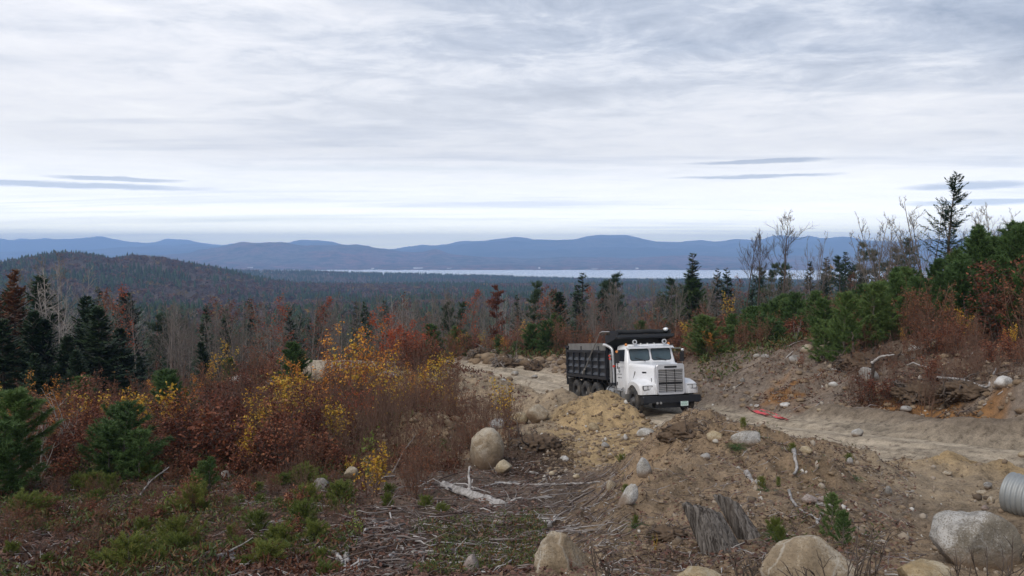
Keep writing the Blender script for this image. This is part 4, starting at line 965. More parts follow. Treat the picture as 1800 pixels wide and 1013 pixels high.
    loft(bm, [[(X1+.03, y, 2.66), (X1+.03, y, 3.03), (-1.30, y, 3.03), (-1.30, y, 2.95), (-1.45, y, 2.88)] for y in (-1.215, -1.185)])
    loft(bm, [[(X1+.03, y, 2.66), (X1+.03, y, 3.03), (-1.30, y, 3.03), (-1.30, y, 2.95), (-1.45, y, 2.88)] for y in (1.185, 1.215)])
    loft(bm, [[(X1+.03, y, 2.985), (X1+.03, y, 3.025), (-1.29, y, 3.035), (-1.26, y, 2.93), (-1.31, y, 2.985)] for y in (-1.185, 1.185)])
    loft(bm, [[(-1.45, -1.18, 2.86), (-1.27, -1.225, 2.94), (-1.27, -1.225, 3.035), (-1.45, -1.18, 3.03)], [(-1.45, 1.18, 2.86), (-1.27, 1.225, 2.94), (-1.27, 1.225, 3.035), (-1.45, 1.18, 3.03)]])
    bm_obj('cab_guard', bm, M['black_steel'], box)
    g2 = Geo(); n = 34; ys = np.linspace(-1.08, 1.08, n); rg = np.random.default_rng(4)
    g2.tube(np.stack([-1.75+.012*np.sin(ys*9), ys, 3.125+.01*np.sin(ys*5)], 1), .095+.012*rg.normal(0, 1, n).clip(-1, 1), 14)
    ta = link('tarp_roll', g2.mesh('tarp_roll', M['tarp']), P)
    bm = NB(); bx(bm, -2.2, -1.4, -1.16, -1.10, 3.04, 3.20); bx(bm, -2.2, -1.4, 1.10, 1.16, 3.04, 3.20); bm_obj('tarp_bracket', bm, M['black_steel'], P, bevel=.01)
    bm = NB(); bmesh.ops.create_uvsphere(bm, u_segments=14, v_segments=10, radius=.10, matrix=Matrix.Translation((-1.6, 1.02, 3.20)) @ Matrix.Diagonal((1.2, 1, .8, 1))); bm_obj('tarp_motor', bm, M['lens'], P, True)
    for s in (-1, 1):
        ar = empty('tarp_arm'); ar.parent = P
        bm = NB(); pipe(bm, [(-5.35, s*1.27, 1.42), (-4.2, s*1.29, 2.24), (-3.05, s*1.30, 3.06), (-2.96, s*1.30, 3.13), (-2.86, s*1.26, 3.17), (-2.6, s*1.16, 3.17), (-1.85, s*1.1, 3.15)], .024, 8); bm_obj('arm_tube', bm, M['alu'], ar, True)
        bm = NB(); cyl(bm, (-5.35, s*1.22, 1.42), (-5.35, s*1.32, 1.42), .07, 12); pipe(bm, [(-5.36, s*1.27, 1.42), (-5.12, s*1.275, 1.59)], .045, 8); bm_obj('arm_hinge', bm, M['alu'], ar, True)
    for s in (-1, 1):
        bm = NB(); a, b2 = sorted((s*.72, s*1.24)); bx(bm, -7.62, -7.59, a, b2, .25, 1.12); bm_obj('mud_flap', bm, M['rubber'], P)
    bm = NB()
    for s in (-1, 1): a, b2 = sorted((s*.72, s*1.24)); bx(bm, -7.7, -7.5, a, b2, 1.10, 1.16)
    bm_obj('mud_flap_hanger', bm, M['alu'], P)
    t.location = (5.664, 29.501, -6.176); t.rotation_euler = (0, -.1187, -1.334)
    return t
make_truck()

# ------------------------------------------------------------------ boulders and stones
M['rock_tan'] = rockmat('tan_granite', (.26, .20, .135), (.36, .29, .20), (.46, .43, .38), .5, 3.0, .7)
M['rock_yellow'] = rockmat('yellow_stone', (.30, .22, .12), (.42, .34, .22), (.46, .43, .37), .35)
M['rock_grey'] = rockmat('grey_granite', (.17, .155, .14), (.26, .245, .23), (.40, .39, .38), .6)
M['rock_white'] = rockmat('pale_granite', (.30, .28, .25), (.44, .42, .39), (.58, .57, .56), .8)
M['rock_pink'] = rockmat('pinkish_granite', (.22, .165, .145), (.30, .24, .215), (.40, .37, .35), .4)
M['rock_mixed'] = rockmat('lichened_granite', (.19, .165, .13), (.27, .24, .20), (.46, .45, .44), .75, 1.6)
_ico = {}
def ico(n):
    if n not in _ico:
        b = bmesh.new(); bmesh.ops.create_icosphere(b, subdivisions=n, radius=1)
        _ico[n] = (np.array([v.co[:] for v in b.verts]), np.array([[v.index for v in f.verts] for f in b.faces])); b.free()
    return _ico[n]
def rock_geo(seed, sx, sy, sz, rough=.12, facets=5, n=4, point=0):
    rg = np.random.default_rng(seed); V, F = ico(n); V = V.copy()
    off = rg.uniform(-50, 50, 6)
    d = fbm(V[:, 0]*1.1+off[0]+V[:, 2], V[:, 1]*1.1+off[1]-V[:, 2]*.7, seed, 3)
    R = 1+d*.22
    V = V*R[:, None]
    for k in range(facets):
        nrm = unit(rg.normal(0, 1, 3)); c = rg.uniform(.62, .88); q = V@nrm
        ex = np.maximum(0, q-c); V = V - nrm[None]*(ex*.88)[:, None]
    if point: V[:, :2] *= (1-point*np.clip((V[:, 2:3]+.2), 0, 1)*.75)
    V = V + unit(V)*(rough*.22*fbm(V[:, 0]*5+off[2], V[:, 1]*5+V[:, 2]*4+off[3], seed+5, 3) + rough*.10*ridged(V[:, 0]*9+off[4], V[:, 1]*9-V[:, 2]*8, seed+8, 2))[:, None]
    V = V*np.array([sx, sy, sz])
    g = Geo(); g.add(V, F); return g
def rock(u, vb, w, h, mat, label, seed, Y=None, group=None, tilt=0, point=0, facets=5, sink=.18, name='boulder', cat=None, depth=.85, rough=.2, yaw=0):
    """a stone whose foot meets the ground at a photo position, w x h photo pixels"""
    p = ground(u, vb) if Y is None else np.array([(u-900)/FPX*Y, Y, 0])
    if Y is not None: p[2] = H(p[0], p[1])
    k = p@CF/FPX; W_, H_ = w*k, h*k
    sx = W_/2/.93; sy = sx*depth; sz = H_*(1+sink)/2/.93
    n = 5 if w > 70 else 4 if w > 22 else 3
    o = link(name, rock_geo(seed, sx, sy, sz, rough, facets, n, point).mesh(name, M[mat]))
    kx = (p[1]+sy*.75)/p[1]; o.location = (p[0]*kx, p[1]+sy*.75, (H(p[0], p[1]) if vb < 1013 or Y is not None else p[2]) + sz*(1-2*sink/(1+sink))*.95)
    o.rotation_euler = (0, math.radians(tilt), 0) if not yaw else (0, math.radians(tilt), math.radians(yaw))
    # settle it: match its drawn width and top to the photo, keep its foot in the soil
    for _ in range(2):
        Vw = np.array([v.co[:] for v in o.data.vertices]); R_ = np.array(o.rotation_euler.to_matrix()); Vw = Vw@R_.T + np.array(o.location[:])
        uu = 900+FPX*Vw[:, 0]/(Vw@CF); vv = 506.5-FPX*(Vw@CU)/(Vw@CF); f = np.clip(w/(uu.max()-uu.min()), .5, 1.8)
        o.data.transform(Matrix.Scale(float(f), 4))
        Vw = (Vw-np.array(o.location[:]))*f+np.array(o.location[:]); vv = 506.5-FPX*(Vw@CU)/(Vw@CF); dz = (vv.min()-(vb-h))*(o.location[1]/FPX)
        bot = Vw[:, 2].min(); gz = H(o.location[0], o.location[1]); hgt = Vw[:, 2].max()-bot
        dz = min(dz, gz-.12*hgt-bot); dz = max(dz, gz-.88*hgt-bot); o.location[2] += dz
    tagit(o, label, cat or ('boulder' if w*k > .42 else 'stone'), group)
    if w*k <= .42: o.name = 'stone'; o.data.name = 'stone'
    return o
ROCKS = [
 (853,825,60,74,'rock_tan','big upright egg-shaped tan boulder with pale veins, left of the sand pile',1,dict(facets=6,depth=.8,sink=.08)),
 (886,835,30,27,'rock_yellow','small angular tan boulder at the foot of the egg-shaped boulder',2,dict(facets=8)),
 (880,755,46,20,'rock_grey','flat grey boulder just behind the egg-shaped boulder',3,dict(facets=8)),
 (946,744,40,34,'rock_tan','tan and grey leaning boulder on the slope left of the sand pile',4,dict(facets=8,tilt=25)),
 (912,747,34,24,'rock_yellow','rounded tan boulder between the flat grey one and the leaning one',5,{}),
 (992,813,16,12,'rock_white','white round stone on the dark litter below the sand pile',6,{}),
 (1043,758,20,16,'rock_yellow','tan round stone on the face of the sand pile',7,{}),
 (1063,787,15,10,'rock_grey','grey oval stone low on the sand pile',8,{}),
 (1099,776,8,13,'rock_white','thin white stone standing on the right of the sand pile',9,{}),
 (1135,768,34,16,'rock_white','long pale flat stone between the sand pile and the near mound',10,dict(tilt=-12)),
 (1014,842,14,9,'rock_yellow','small yellow stone at the edge of the stick litter',11,{}),
 (970,838,10,10,'rock_yellow','small tan stone among sticks left of the small yellow stone',12,{}),
 (1190,738,30,28,'rock_white','pale pointed stone in front of the truck bumper',13,dict(Y=16.2,point=.6,facets=7)),
 (1312,787,56,30,'rock_mixed','flat pale boulder with yellow side on the crest of the near mound',14,dict(facets=8,sink=.05)),
 (1257,777,30,20,'rock_yellow','yellowish broken stone left of the flat pale boulder on the crest',15,dict(facets=7)),
 (1240,808,18,14,'rock_grey','dark grey round stone on the mound face above the stump',16,{}),
 (1416,801,26,17,'rock_yellow','cream flat stone on the right shoulder of the near mound',17,dict(facets=7)),
 (1493,819,12,15,'rock_grey','small grey stone above the green tuft on the mound shoulder',18,{}),
 (1561,875,14,21,'rock_grey','grey upright stone alone on the bare dirt right of the mound',19,dict(point=.2)),
 (1132,846,28,42,'rock_mixed','white-speckled boulder poking from the left face of the mound',20,dict(tilt=-15,sink=.25)),
 (1104,892,38,62,'rock_white','white tilted slab boulder below the speckled one on the mound',21,dict(tilt=30,sink=.2,facets=7)),
 (1074,864,18,20,'rock_tan','tan stone left of the white tilted slab',22,{}),
 (995,1045,108,112,'rock_tan','large tan slab boulder at the bottom edge of the stick litter',23,dict(Y=7.7,tilt=-14,facets=8,sink=.3,depth=.6)),
 (1438,1040,190,100,'rock_tan','broad tan rounded boulder below the stump at the bottom edge',24,dict(Y=6.25,facets=7,sink=.3,depth=.6,rough=.14)),
 (1240,1035,86,40,'rock_yellow','low cream boulder at the bottom edge left of the broad tan one',25,dict(Y=6.2,sink=.4)),
 (1640,1040,110,58,'rock_yellow','low yellow boulder between the two biggest boulders',26,dict(Y=5.9,facets=5,sink=.3,tilt=8)),
 (1728,1005,168,108,'rock_mixed','biggest grey boulder with white crust at the right edge',27,dict(Y=7.05,facets=6,sink=.28,depth=.7,rough=.14)),
 (830,1008,30,34,'rock_pink','angular pinkish grey stone at the bottom of the stick litter',28,dict(facets=9)),
 (1424,888,30,20,'rock_pink','pinkish rounded stone behind the pine sprig on the mound',29,{}),
 (1446,884,18,12,'rock_pink','small pale stone right of the pinkish one',30,{}),
 (1217,910,18,19,'rock_yellow','yellow-tan stone just left of the weathered stump',31,{}),
 (1381,717,22,10,'rock_white','white oval stone at the foot of the bank above the red tape',32,{}),
 (1331,718,11,7,'rock_white','small white stone left of the oval one at the foot of the bank',33,{}),
 (1321,716,9,6,'rock_grey','tiny grey stone beside the small white one at the bank foot',34,{}),
 (1507,768,22,15,'rock_white','white broken stone at the start of the roadside berm',35,dict(facets=8)),
 (1593,724,22,11,'rock_grey','pale grey stone in the orange soil under the dark bank',36,{}),
 (1419,622,26,17,'rock_tan','tan boulder left of three on top of the bank',37,{}),
 (1452,619,30,14,'rock_tan','flat tan boulder in the middle of three on top of the bank',38,dict(facets=8)),
 (1462,611,18,12,'rock_yellow','yellow boulder right of the three on top of the bank',39,{}),
 (1608,620,26,18,'rock_white','white boulder under the yellow shrub on top of the bank',40,{}),
 (1648,616,30,18,'rock_tan','tan boulder right of the white one on top of the bank',41,{}),
 (1772,682,34,22,'rock_white','pale grey boulder at the right edge of the gravel slope',42,dict(Y=20.5)),
 (1630,603,22,12,'rock_pink','pinkish stone behind the white boulder on top of the bank',43,{}),
 (1397,640,22,16,'rock_grey','grey stone half sunk near the top of the bank',44,{}),
 (1345,632,16,10,'rock_grey','grey stone at the left end of the bank top',45,{}),
 (1330,630,12,9,'rock_white','small pale stone at the left end of the bank top',46,{}),
 (1465,683,18,12,'rock_white','pale stone bedded in the middle of the bank face',47,{}),
 (1305,675,10,11,'rock_grey','grey stone bedded low in the left of the bank face',48,{}),
 (1440,724,9,6,'rock_yellow','small stone on the road edge right of the red tape',49,{}),
 (1530,660,38,30,'rock_grey','grey boulder face showing in the bank behind the dead snag',50,dict(Y=26.5,sink=.35,facets=9)),
 (1665,838,20,11,'rock_tan','flat tan stone at the left foot of the ochre heap',51,{}),
 (1726,871,24,10,'rock_tan','flat reddish stone above the biggest boulder',52,dict(facets=7)),
 (1736,862,16,15,'rock_grey','grey cube-like stone behind the flat reddish one',53,dict(facets=9)),
 (1742,886,16,15,'rock_tan','tan stone at the near end of the stones by the pipe',54,{}),
 (1731,897,14,10,'rock_pink','small pinkish stone just above the biggest boulder',55,{}),
 (1760,868,14,8,'rock_tan','small flat stone touching the corrugated pipe',56,{}),
 (1797,806,18,13,'rock_yellow','yellow stone at the right edge of the road',57,{}),
 (680,650,42,22,'rock_white','white boulder at the left end of the far spoil ridge',58,dict(Y=39)),
 (484,668,44,22,'rock_grey','pale grey boulder among the shrubs far left of the road',59,dict(Y=45)),
 (420,672,38,18,'rock_white','whitish boulder left of the pale grey one in the far shrubs',60,dict(Y=46)),
 (565,866,30,26,'rock_grey','grey boulder in the thicket left of the big log',61,{}),
 (618,846,26,26,'rock_tan','tan boulder behind the grey one in the near thicket',62,{}),
 (398,845,22,18,'rock_grey','grey stone beside the small pines in the left foreground',63,{}),
 (775,741,22,12,'rock_yellow','yellow stone on top of the mound behind the bare thicket',64,dict(Y=22.4)),
 (905,655,14,7,'rock_white','white stone at the far side of the road behind the truck',65,dict(Y=47)),
 (940,652,12,6,'rock_grey','grey stone at the far road edge nearer the truck',66,dict(Y=46)),
 (884,668,12,6,'rock_white','white stone on the near edge of the far road bend',67,dict(Y=36)),
 (1299,596,10,6,'rock_white','small white stone under the young pines above the bank',68,dict(Y=40)),
 (1326,600,34,16,'rock_tan','tan boulder among young pines behind the bank',69,dict(Y=42)),
 (700,955,18,10,'rock_grey','flat grey stone in the middle of the stick litter',70,{}),
 (875,925,24,12,'rock_pink','pale crumbly stone above the low green plants',71,dict(facets=8)),
 (790,1000,18,13,'rock_white','white stone left of the angular pinkish grey one',72,{}),
 (868,1005,14,16,'rock_grey','grey stone right of the angular pinkish grey one',73,{}),
 (728,975,12,9,'rock_white','small white stone at the bottom left of the stick litter',74,{}),
]
for (u, vb, w, h, mt, lb, sd, kw) in ROCKS: rock(u, vb, w, h, mt, lb, sd, **kw)

def scatter(n, box, seed, mask=None, pw=1.6):
    """random ground points inside x0,x1 (as photo columns) and a distance range"""
    rg = np.random.default_rng(seed); u0, u1, Y0, Y1 = box
    t = rg.random(n); Y = (Y0**(1-pw)+t*(Y1**(1-pw)-Y0**(1-pw)))**(1/(1-pw)) if pw != 1 else Y0*(Y1/Y0)**t
    x = (rg.uniform(u0, u1, n)-900)/FPX*Y
    if mask is not None: k = mask(rg, x, Y); x, Y = x[k], Y[k]
    return rg, np.stack([x, Y, height(x, Y)], 1)
# loose pebbles and gravel: nobody could count them
def gravel():
    g = Geo(); V0, F0 = ico(1)
    for (n, box, seed, s0, s1, mk) in ((5600, (930, 1830, 6.2, 36), 1, .006, .026, lambda rg, x, y: rg.random(len(x)) < .9), (600, (1180, 1830, 8, 34), 2, .03, .07, None), (900, (930, 1200, 16, 30), 3, .02, .08, None), (500, (640, 960, 18, 44), 4, .03, .10, lambda rg, x, y: x > -6), (350, (1200, 1830, 18, 36), 6, .04, .12, None), (500, (850, 1100, 44, 55), 7, .06, .22, None)):
        rg, P = scatter(n, box, seed, mk); d, _, _ = road_dist(P[:, 0], P[:, 1]); P = P[(d > 2.6) | ((rg.random(len(P)) < .18) & (s1 < .06))]
        m = len(P); s = rg.uniform(s0, s1, (m, 1, 1))*rg.uniform(.5, 1.2, (m, 1, 1)); V = V0[None]*(1+rg.normal(0, .24, (m, len(V0), 1)))*s*rg.uniform(.5, 1.1, (m, 1, 3)); V = V+P[:, None]+np.array([0, 0, .15])*s
        g.add(V.reshape(-1, 3), (F0[None]+(np.arange(m)*len(V0))[:, None, None]).reshape(-1, 3))
    m, N = newmat('gravel'); r = N.n('ShaderNodeNewGeometry').outputs['Random Per Island']
    c = N.ramp(r, [(0, (.10, .075, .055)), (.5, (.21, .16, .115)), (.85, (.29, .24, .19)), (.96, (.38, .35, .31)), (1, (.5, .48, .45))])
    p = N.n('ShaderNodeBsdfPrincipled', i={'Base Color': c, 'Roughness': .9, 'Specular IOR Level': .2}); N.n('ShaderNodeOutputMaterial', i={0: p.outputs[0]})
    tagit(link('gravel', g.mesh('gravel', m)), 'loose pebbles and clods strewn over the bare dirt', 'gravel', kind='stuff')
gravel()
# clods of earth
def clods():
    g = Geo(); V0, F0 = ico(2)
    for (n, box, seed, s0, s1, mk) in ((2600, (940, 1620, 6.4, 17), 11, .012, .05, lambda rg, x, y: x > .0), (1100, (1200, 1830, 18, 36), 12, .04, .15, None), (800, (960, 1180, 17, 28), 13, .03, .09, None), (900, (780, 1250, 44, 56), 14, .1, .42, None), (500, (600, 900, 19, 44), 15, .05, .2, lambda rg, x, y: x > -5.5)):
        rg, P = scatter(n, box, seed, mk); d, _, _ = road_dist(P[:, 0], P[:, 1]); P = P[d > 2.6]
        m = len(P); s = rg.uniform(s0, s1, (m, 1, 1))*rg.uniform(.4, 1.2, (m, 1, 1)); V = V0[None]*(1+rg.normal(0, .13, (m, len(V0), 1)))*s*np.array([1, 1, .6]); V = V+P[:, None]
        g.add(V.reshape(-1, 3), (F0[None]+(np.arange(m)*len(V0))[:, None, None]).reshape(-1, 3))
    m, N = newmat('clods'); r = N.n('ShaderNodeNewGeometry').outputs['Random Per Island']; tc = N.n('ShaderNodeTexCoord').outputs['Object']; nz = N.noise(tc, 30, 4, .7)
    c = N.mix(N.ramp(nz, [(.35, 0.0), (.65, 1.0)]), N.ramp(r, [(0, (.09, .06, .04)), (.5, (.17, .115, .075)), (1, (.25, .19, .13))]), N.ramp(r, [(0, (.20, .145, .095)), (1, (.30, .23, .16))]))
    p = N.n('ShaderNodeBsdfPrincipled', i={'Base Color': c, 'Roughness': .95, 'Specular IOR Level': .1, 'Normal': bumpn(N, nz, .8, .03)}); N.n('ShaderNodeOutputMaterial', i={0: p.outputs[0]})
    tagit(link('dirt_clods', g.mesh('dirt_clods', m)), 'crumbled clods of earth over the mounds and banks', 'dirt', kind='stuff')
clods()

# ------------------------------------------------------------------ small pale buildings along the far shore
M['far_wall'] = plain('pale_wall', (.75, .74, .70), .8, scale=.05); M['far_roof'] = plain('grey_roof', (.16, .15, .15), .8, scale=.05)
for k, (u, v, w, hh, lb) in enumerate(((735, 471.2, 17, 2.2, 'long white building on the far lake shore left of centre'), (440, 470.5, 9, 1.8, 'white lakeside building at the left end of the far shore'), (655, 472, 5, 1.5, 'small white house on the far shore left of the long building'), (790, 472, 8, 1.6, 'white lakeside building just right of the long one'), (948, 471, 3, 3.0, 'small white tower-like house on the far shore at centre'), (1045, 472.5, 12, 1.6, 'low white building on the far shore at right'), (1074, 473, 7, 1.5, 'small pale house right of the low white far-shore building'), (1120, 471.5, 5, 1.6, 'rightmost pale house on the far shore'))):
    Yd = 5120.; p = at(u, v, Yd); W_, H2 = w*Yd/FPX, hh*Yd/FPX; r_ = empty('lakeside_building', (p[0], p[1], p[2]-H2*.5)); g = Geo(); g.box(-W_/2, W_/2, -6, 6, -14, H2*.75); link('wall', g.mesh('wall', M['far_wall'], smooth=False), r_)
    g = Geo(); a_, b_ = W_/2+.6, 6.8; g.add([(-a_, -b_, H2*.75), (a_, -b_, H2*.75), (a_, b_, H2*.75), (-a_, b_, H2*.75), (-a_, 0, H2*.75+4), (a_, 0, H2*.75+4)], [(0, 4, 3), (1, 2, 5)], [(0, 1, 5, 4), (2, 3, 4, 5), (0, 3, 2, 1)]); link('roof', g.mesh('roof', M['far_roof'], smooth=False), r_)
    tagit(r_, lb, 'building', 'buildings along the far lake shore')

# ------------------------------------------------------------------ culvert pipe, red tape
def culvert():
    p = ground(1812, 905); k = p[1]/FPX; R0 = 37*k
    ax = unit(np.array([.50, -.86, -.03])); a = unit(np.cross(ax, [0, 0, 1.])); b = np.cross(a, ax)
    c0 = np.array([p[0]-.12, p[1]+R0*.9, p[2]+R0*.80]); g = Geo(); nl, nr = 420, 40; L = 2.4
    t = np.linspace(0, L, nl)[:, None]; th = np.linspace(0, 2*math.pi, nr, endpoint=False)[None]
    for inner in (0, 1):
        r = R0-.012*inner+.009*np.sin(2*math.pi*(t/.068)+th)
        V = c0+ax*t[..., None]+(a*np.cos(th)[..., None]+b*np.sin(th)[..., None])*r[..., None]
        i = np.arange(nl-1)[:, None]*nr; j = np.arange(nr)[None]; j2 = (j+1) % nr
        Q = np.stack([i+j, i+j2, i+nr+j2, i+nr+j], -1).reshape(-1, 4); g.add(V.reshape(-1, 3), None, Q if not inner else Q[:, ::-1])
    for e in (0, nl-1):
        j = np.arange(nr); j2 = (j+1) % nr; o = e*nr; Q = np.stack([o+j, o+j2, o+j2+nl*nr, o+j+nl*nr], -1); g.Q.append(Q if e else Q[:, ::-1])
    me = g.mesh('culvert_pipe', plain('galvanized_steel', (.30, .32, .33), .55, .35, var=.22, scale=3, dirt=(.20, .18, .15), dirtamt=.5))
    tagit(link('culvert_pipe', me), 'grey corrugated metal culvert pipe behind the biggest boulder', 'culvert pipe')
culvert()
def tape():
    root = empty('survey_tape'); g = Geo()
    for k, (pts, w) in enumerate((([(1311,717),(1322,725),(1345,732),(1368,737),(1386,741)], .038), ([(1313,720),(1335,728),(1352,733),(1375,742),(1392,736)], .028), ([(1325,722),(1350,728),(1372,737),(1383,743)], .02))):
        P = np.array([ground(*q) for q in pts]); P[:, 2] += .04+.02*k
        P = _resample(P, 40); P[:, 2] += .03*np.abs(np.sin(np.arange(40)*.5+k))
        D = unit(np.gradient(P, axis=0)); S = unit(np.cross(D, [0, .5, 1.])); tw = np.sin(np.arange(40)*.35+k)[:, None]; S = unit(S+np.array([0, -.6, .7])*tw)*w
        V = np.concatenate([P-S, P+S, P-S+[0, 0, .004], P+S+[0, 0, .004]]); i = np.arange(39)
        g.add(V, None, np.concatenate([np.stack([i, i+40, i+41, i+1], 1), np.stack([i+80, i+81, i+121, i+120], 1)]))
    m = plain('red_plastic', (.55, .035, .045), .45, var=.2)
    bpy.data.objects.remove(root); tagit(link('survey_tape', g.mesh('survey_tape', m)), 'red plastic tape lying crumpled along the far edge of the road', 'tape')
tape()

# ------------------------------------------------------------------ logs, sticks, stumps
def stick(pts, r0, r1, label, seed, mat='wood_grey', group=None, name='log', lift=.0, branches=0, cat=None, rough=.12, Ys=None):
    rg = np.random.default_rng(seed)
    P = np.array([ground(*q) if Ys is None else at(q[0], q[1], Ys[i]) for i, q in enumerate(pts)]); P[:, 2] += r0*.6+lift
    n = 40; P = _resample(P, n) if len(P) > 2 else np.linspace(P[0], P[-1], n)
    P = P + np.cumsum(rg.normal(0, .008, (n, 3)), 0)*np.linspace(0, 1, n)[:, None]; R = np.linspace(r0, r1, n)
    g = Geo(); k = 14 if r0 > .05 else 7; g.tube(P, R*(1+.08*np.sin(np.arange(n)*.9)), k)
    V = g.V[0]; c = np.repeat(P, k, 0); dv = V-c; ang = np.tile(np.arange(k), n); gro = rg.normal(0, rough, k)[ang % k]*.9 + rough*.5*fbm(ang*.9, np.repeat(np.arange(n), k)*.3, seed, 2)
    g.V[0] = c+dv*(1+gro)[:, None]
    for b in range(branches):
        i = int(rg.uniform(.1, .95)*n); d = side(rg, unit(P[min(i+1, n-1)]-P[i-1]), rg.uniform(.5, 1.2)); d[2] = abs(d[2])*.8; L = rg.uniform(.25, .8)*max(.5, r0*7)
        B = walk(rg, P[i], d, L, 5, .2, -.02); g.tube(B, np.linspace(R[i]*.4, R[i]*.12, len(B)), 5)
    o = link(name, g.mesh(name, M[mat])); tagit(o, label, cat or ('log' if r0 > .05 else 'stick'), group); return o
stick([(780,856),(800,866),(840,878),(886,892)], .075, .115, 'thick silver-grey split log lying across the stick litter', 1, branches=5, rough=.24)
stick([(884,889),(925,883)], .03, .012, 'short grey branch leaning off the butt of the thick split log', 2, branches=2, name='stick')
stick([(825,868),(826,840),(829,820)], .028, .016, 'upright bare grey stick rising from the thick split log', 3, name='stick', Ys=[14.2, 14.4, 14.6])
stick([(2,1000),(14,965),(26,935)], .05, .03, 'weathered white pole slanting up at the bottom left of the litter', 4, name='stick') if False else None
stick([(604,1012),(612,975),(625,938)], .045, .028, 'white weathered pole standing aslant at the left of the stick litter', 5, name='stick', branches=1)
stick([(632,1012),(630,985),(622,968)], .02, .012, 'thin grey stick beside the white weathered pole', 6, name='stick')
stick([(680,985),(700,968),(728,944)], .028, .015, 'slanting grey stick in the middle of the stick litter', 7, name='stick', branches=3)
stick([(745,862),(820,862),(905,846)], .022, .012, 'long thin grey stick crossing behind the thick split log', 8, name='stick', branches=3)
stick([(900,825),(940,822)], .02, .01, 'short pale stick right of the small angular boulder', 9, name='stick')
stick([(930,832),(965,833)], .03, .018, 'stubby grey branch among sticks below the sand pile', 10, name='stick', branches=2)
stick([(870,850),(930,854),(1000,852),(1050,852)], .026, .012, 'long grey stick lying level below the sand pile', 11, name='stick', branches=4)
stick([(965,928),(978,905)], .04, .02, 'broken stub of branch at the mound foot', 12, name='stick')
stick([(948,945),(960,938)], .025, .02, 'short pale broken stick at the mound foot', 13, name='stick')
stick([(1395,795),(1400,812),(1405,830),(1401,842)], .035, .014, 'twisted white root hanging down the mound face', 14, name='root', cat='root', lift=.03)
stick([(1387,868),(1392,890),(1404,908),(1417,918)], .022, .011, 'curved pale root below the twisted white one', 15, name='root', cat='root', lift=.03)
stick([(1433,888),(1460,894)], .018, .009, 'short pale root left of the pine sprig', 16, name='root', cat='root', lift=.02)
stick([(1312,835),(1322,848),(1336,853)], .05, .03, 'short thick weathered branch on the mound above the stump', 17, name='stick')
stick([(1150,930),(1170,952),(1178,975)], .016, .009, 'thin tan sticks propped beside the dark root hollow', 18, name='stick', branches=2)
stick([(430,926),(480,920),(530,914)], .028, .016, 'pale fallen branch in the left foreground', 19, name='stick', branches=3)
stick([(30,1005),(38,982),(48,972)], .03, .018, 'pale stick standing up in the bottom left corner', 20, name='stick', branches=1)
stick([(40,995),(82,970)], .02, .012, 'pale stick leaning right in the bottom left corner', 21, name='stick', branches=1)
stick([(150,918),(200,905)], .025, .012, 'grey stick lying left of the pine seedlings', 22, name='stick', branches=2)
stick([(118,965),(158,945)], .018, .010, 'thin pale stick in front of the left seedlings', 23, name='stick')
stick([(235,888),(262,850),(300,815)], .022, .008, 'bare grey dead branch leaning out of the left thicket', 24, name='stick', branches=4, Ys=[15, 15.5, 16])
stick([(560,965),(590,975),(597,1000)], .028, .014, 'forked white branch left of the weathered pole', 25, name='stick', branches=2)
stick([(545,888),(575,895)], .025, .015, 'short grey stick near the thicket edge', 26, name='stick', branches=1)
stick([(382,985),(405,978),(415,990)], .05, .035, 'chunk of broken grey wood in the bottom left foreground', 27, name='log', cat='log', branches=2, rough=.25)
stick([(275,970),(300,962)], .02, .01, 'pale stick beside the broken grey wood', 28, name='stick')
stick([(1445,905),(1437,930)], .02, .012, 'pale splinter standing in front of the pine sprig', 29, name='stick')
stick([(1640,668),(1690,672),(1735,690),(1745,655)], .05, .025, 'long grey root snaking over the dark bank at right', 30, name='root', cat='root', branches=5, lift=.05)
stick([(1460,650),(1500,655),(1530,652)], .035, .02, 'pale branch lying across the upper bank', 31, name='stick', branches=2)
stick([(1350,628),(1330,655)], .02, .01, 'thin pale stick on the left of the bank', 32, name='stick')
stick([(1520,716),(1527,690),(1534,655),(1531,636)], .075, .05, 'dead crooked snag standing at the foot of the bank', 33, name='dead_snag', cat='dead tree', mat='bark_dark', Ys=[26.3, 26.2, 26.0, 25.9])
stick([(1532,640),(1550,628),(1568,626)], .05, .02, 'broken arm of grey wood lying against the dead snag', 34, name='stick', Ys=[25.9, 25.7, 25.5])
stick([(1190,760),(1215,752)], .02, .01, 'dark stick on the crest behind the pale pointed stone', 35, name='stick', mat='bark_dark') if False else None
stick([(690,832),(710,795),(735,770)], .02, .008, 'bare leaning stick in the middle thicket', 36, name='stick', mat='bark_grey', Ys=[17, 17.4, 18])

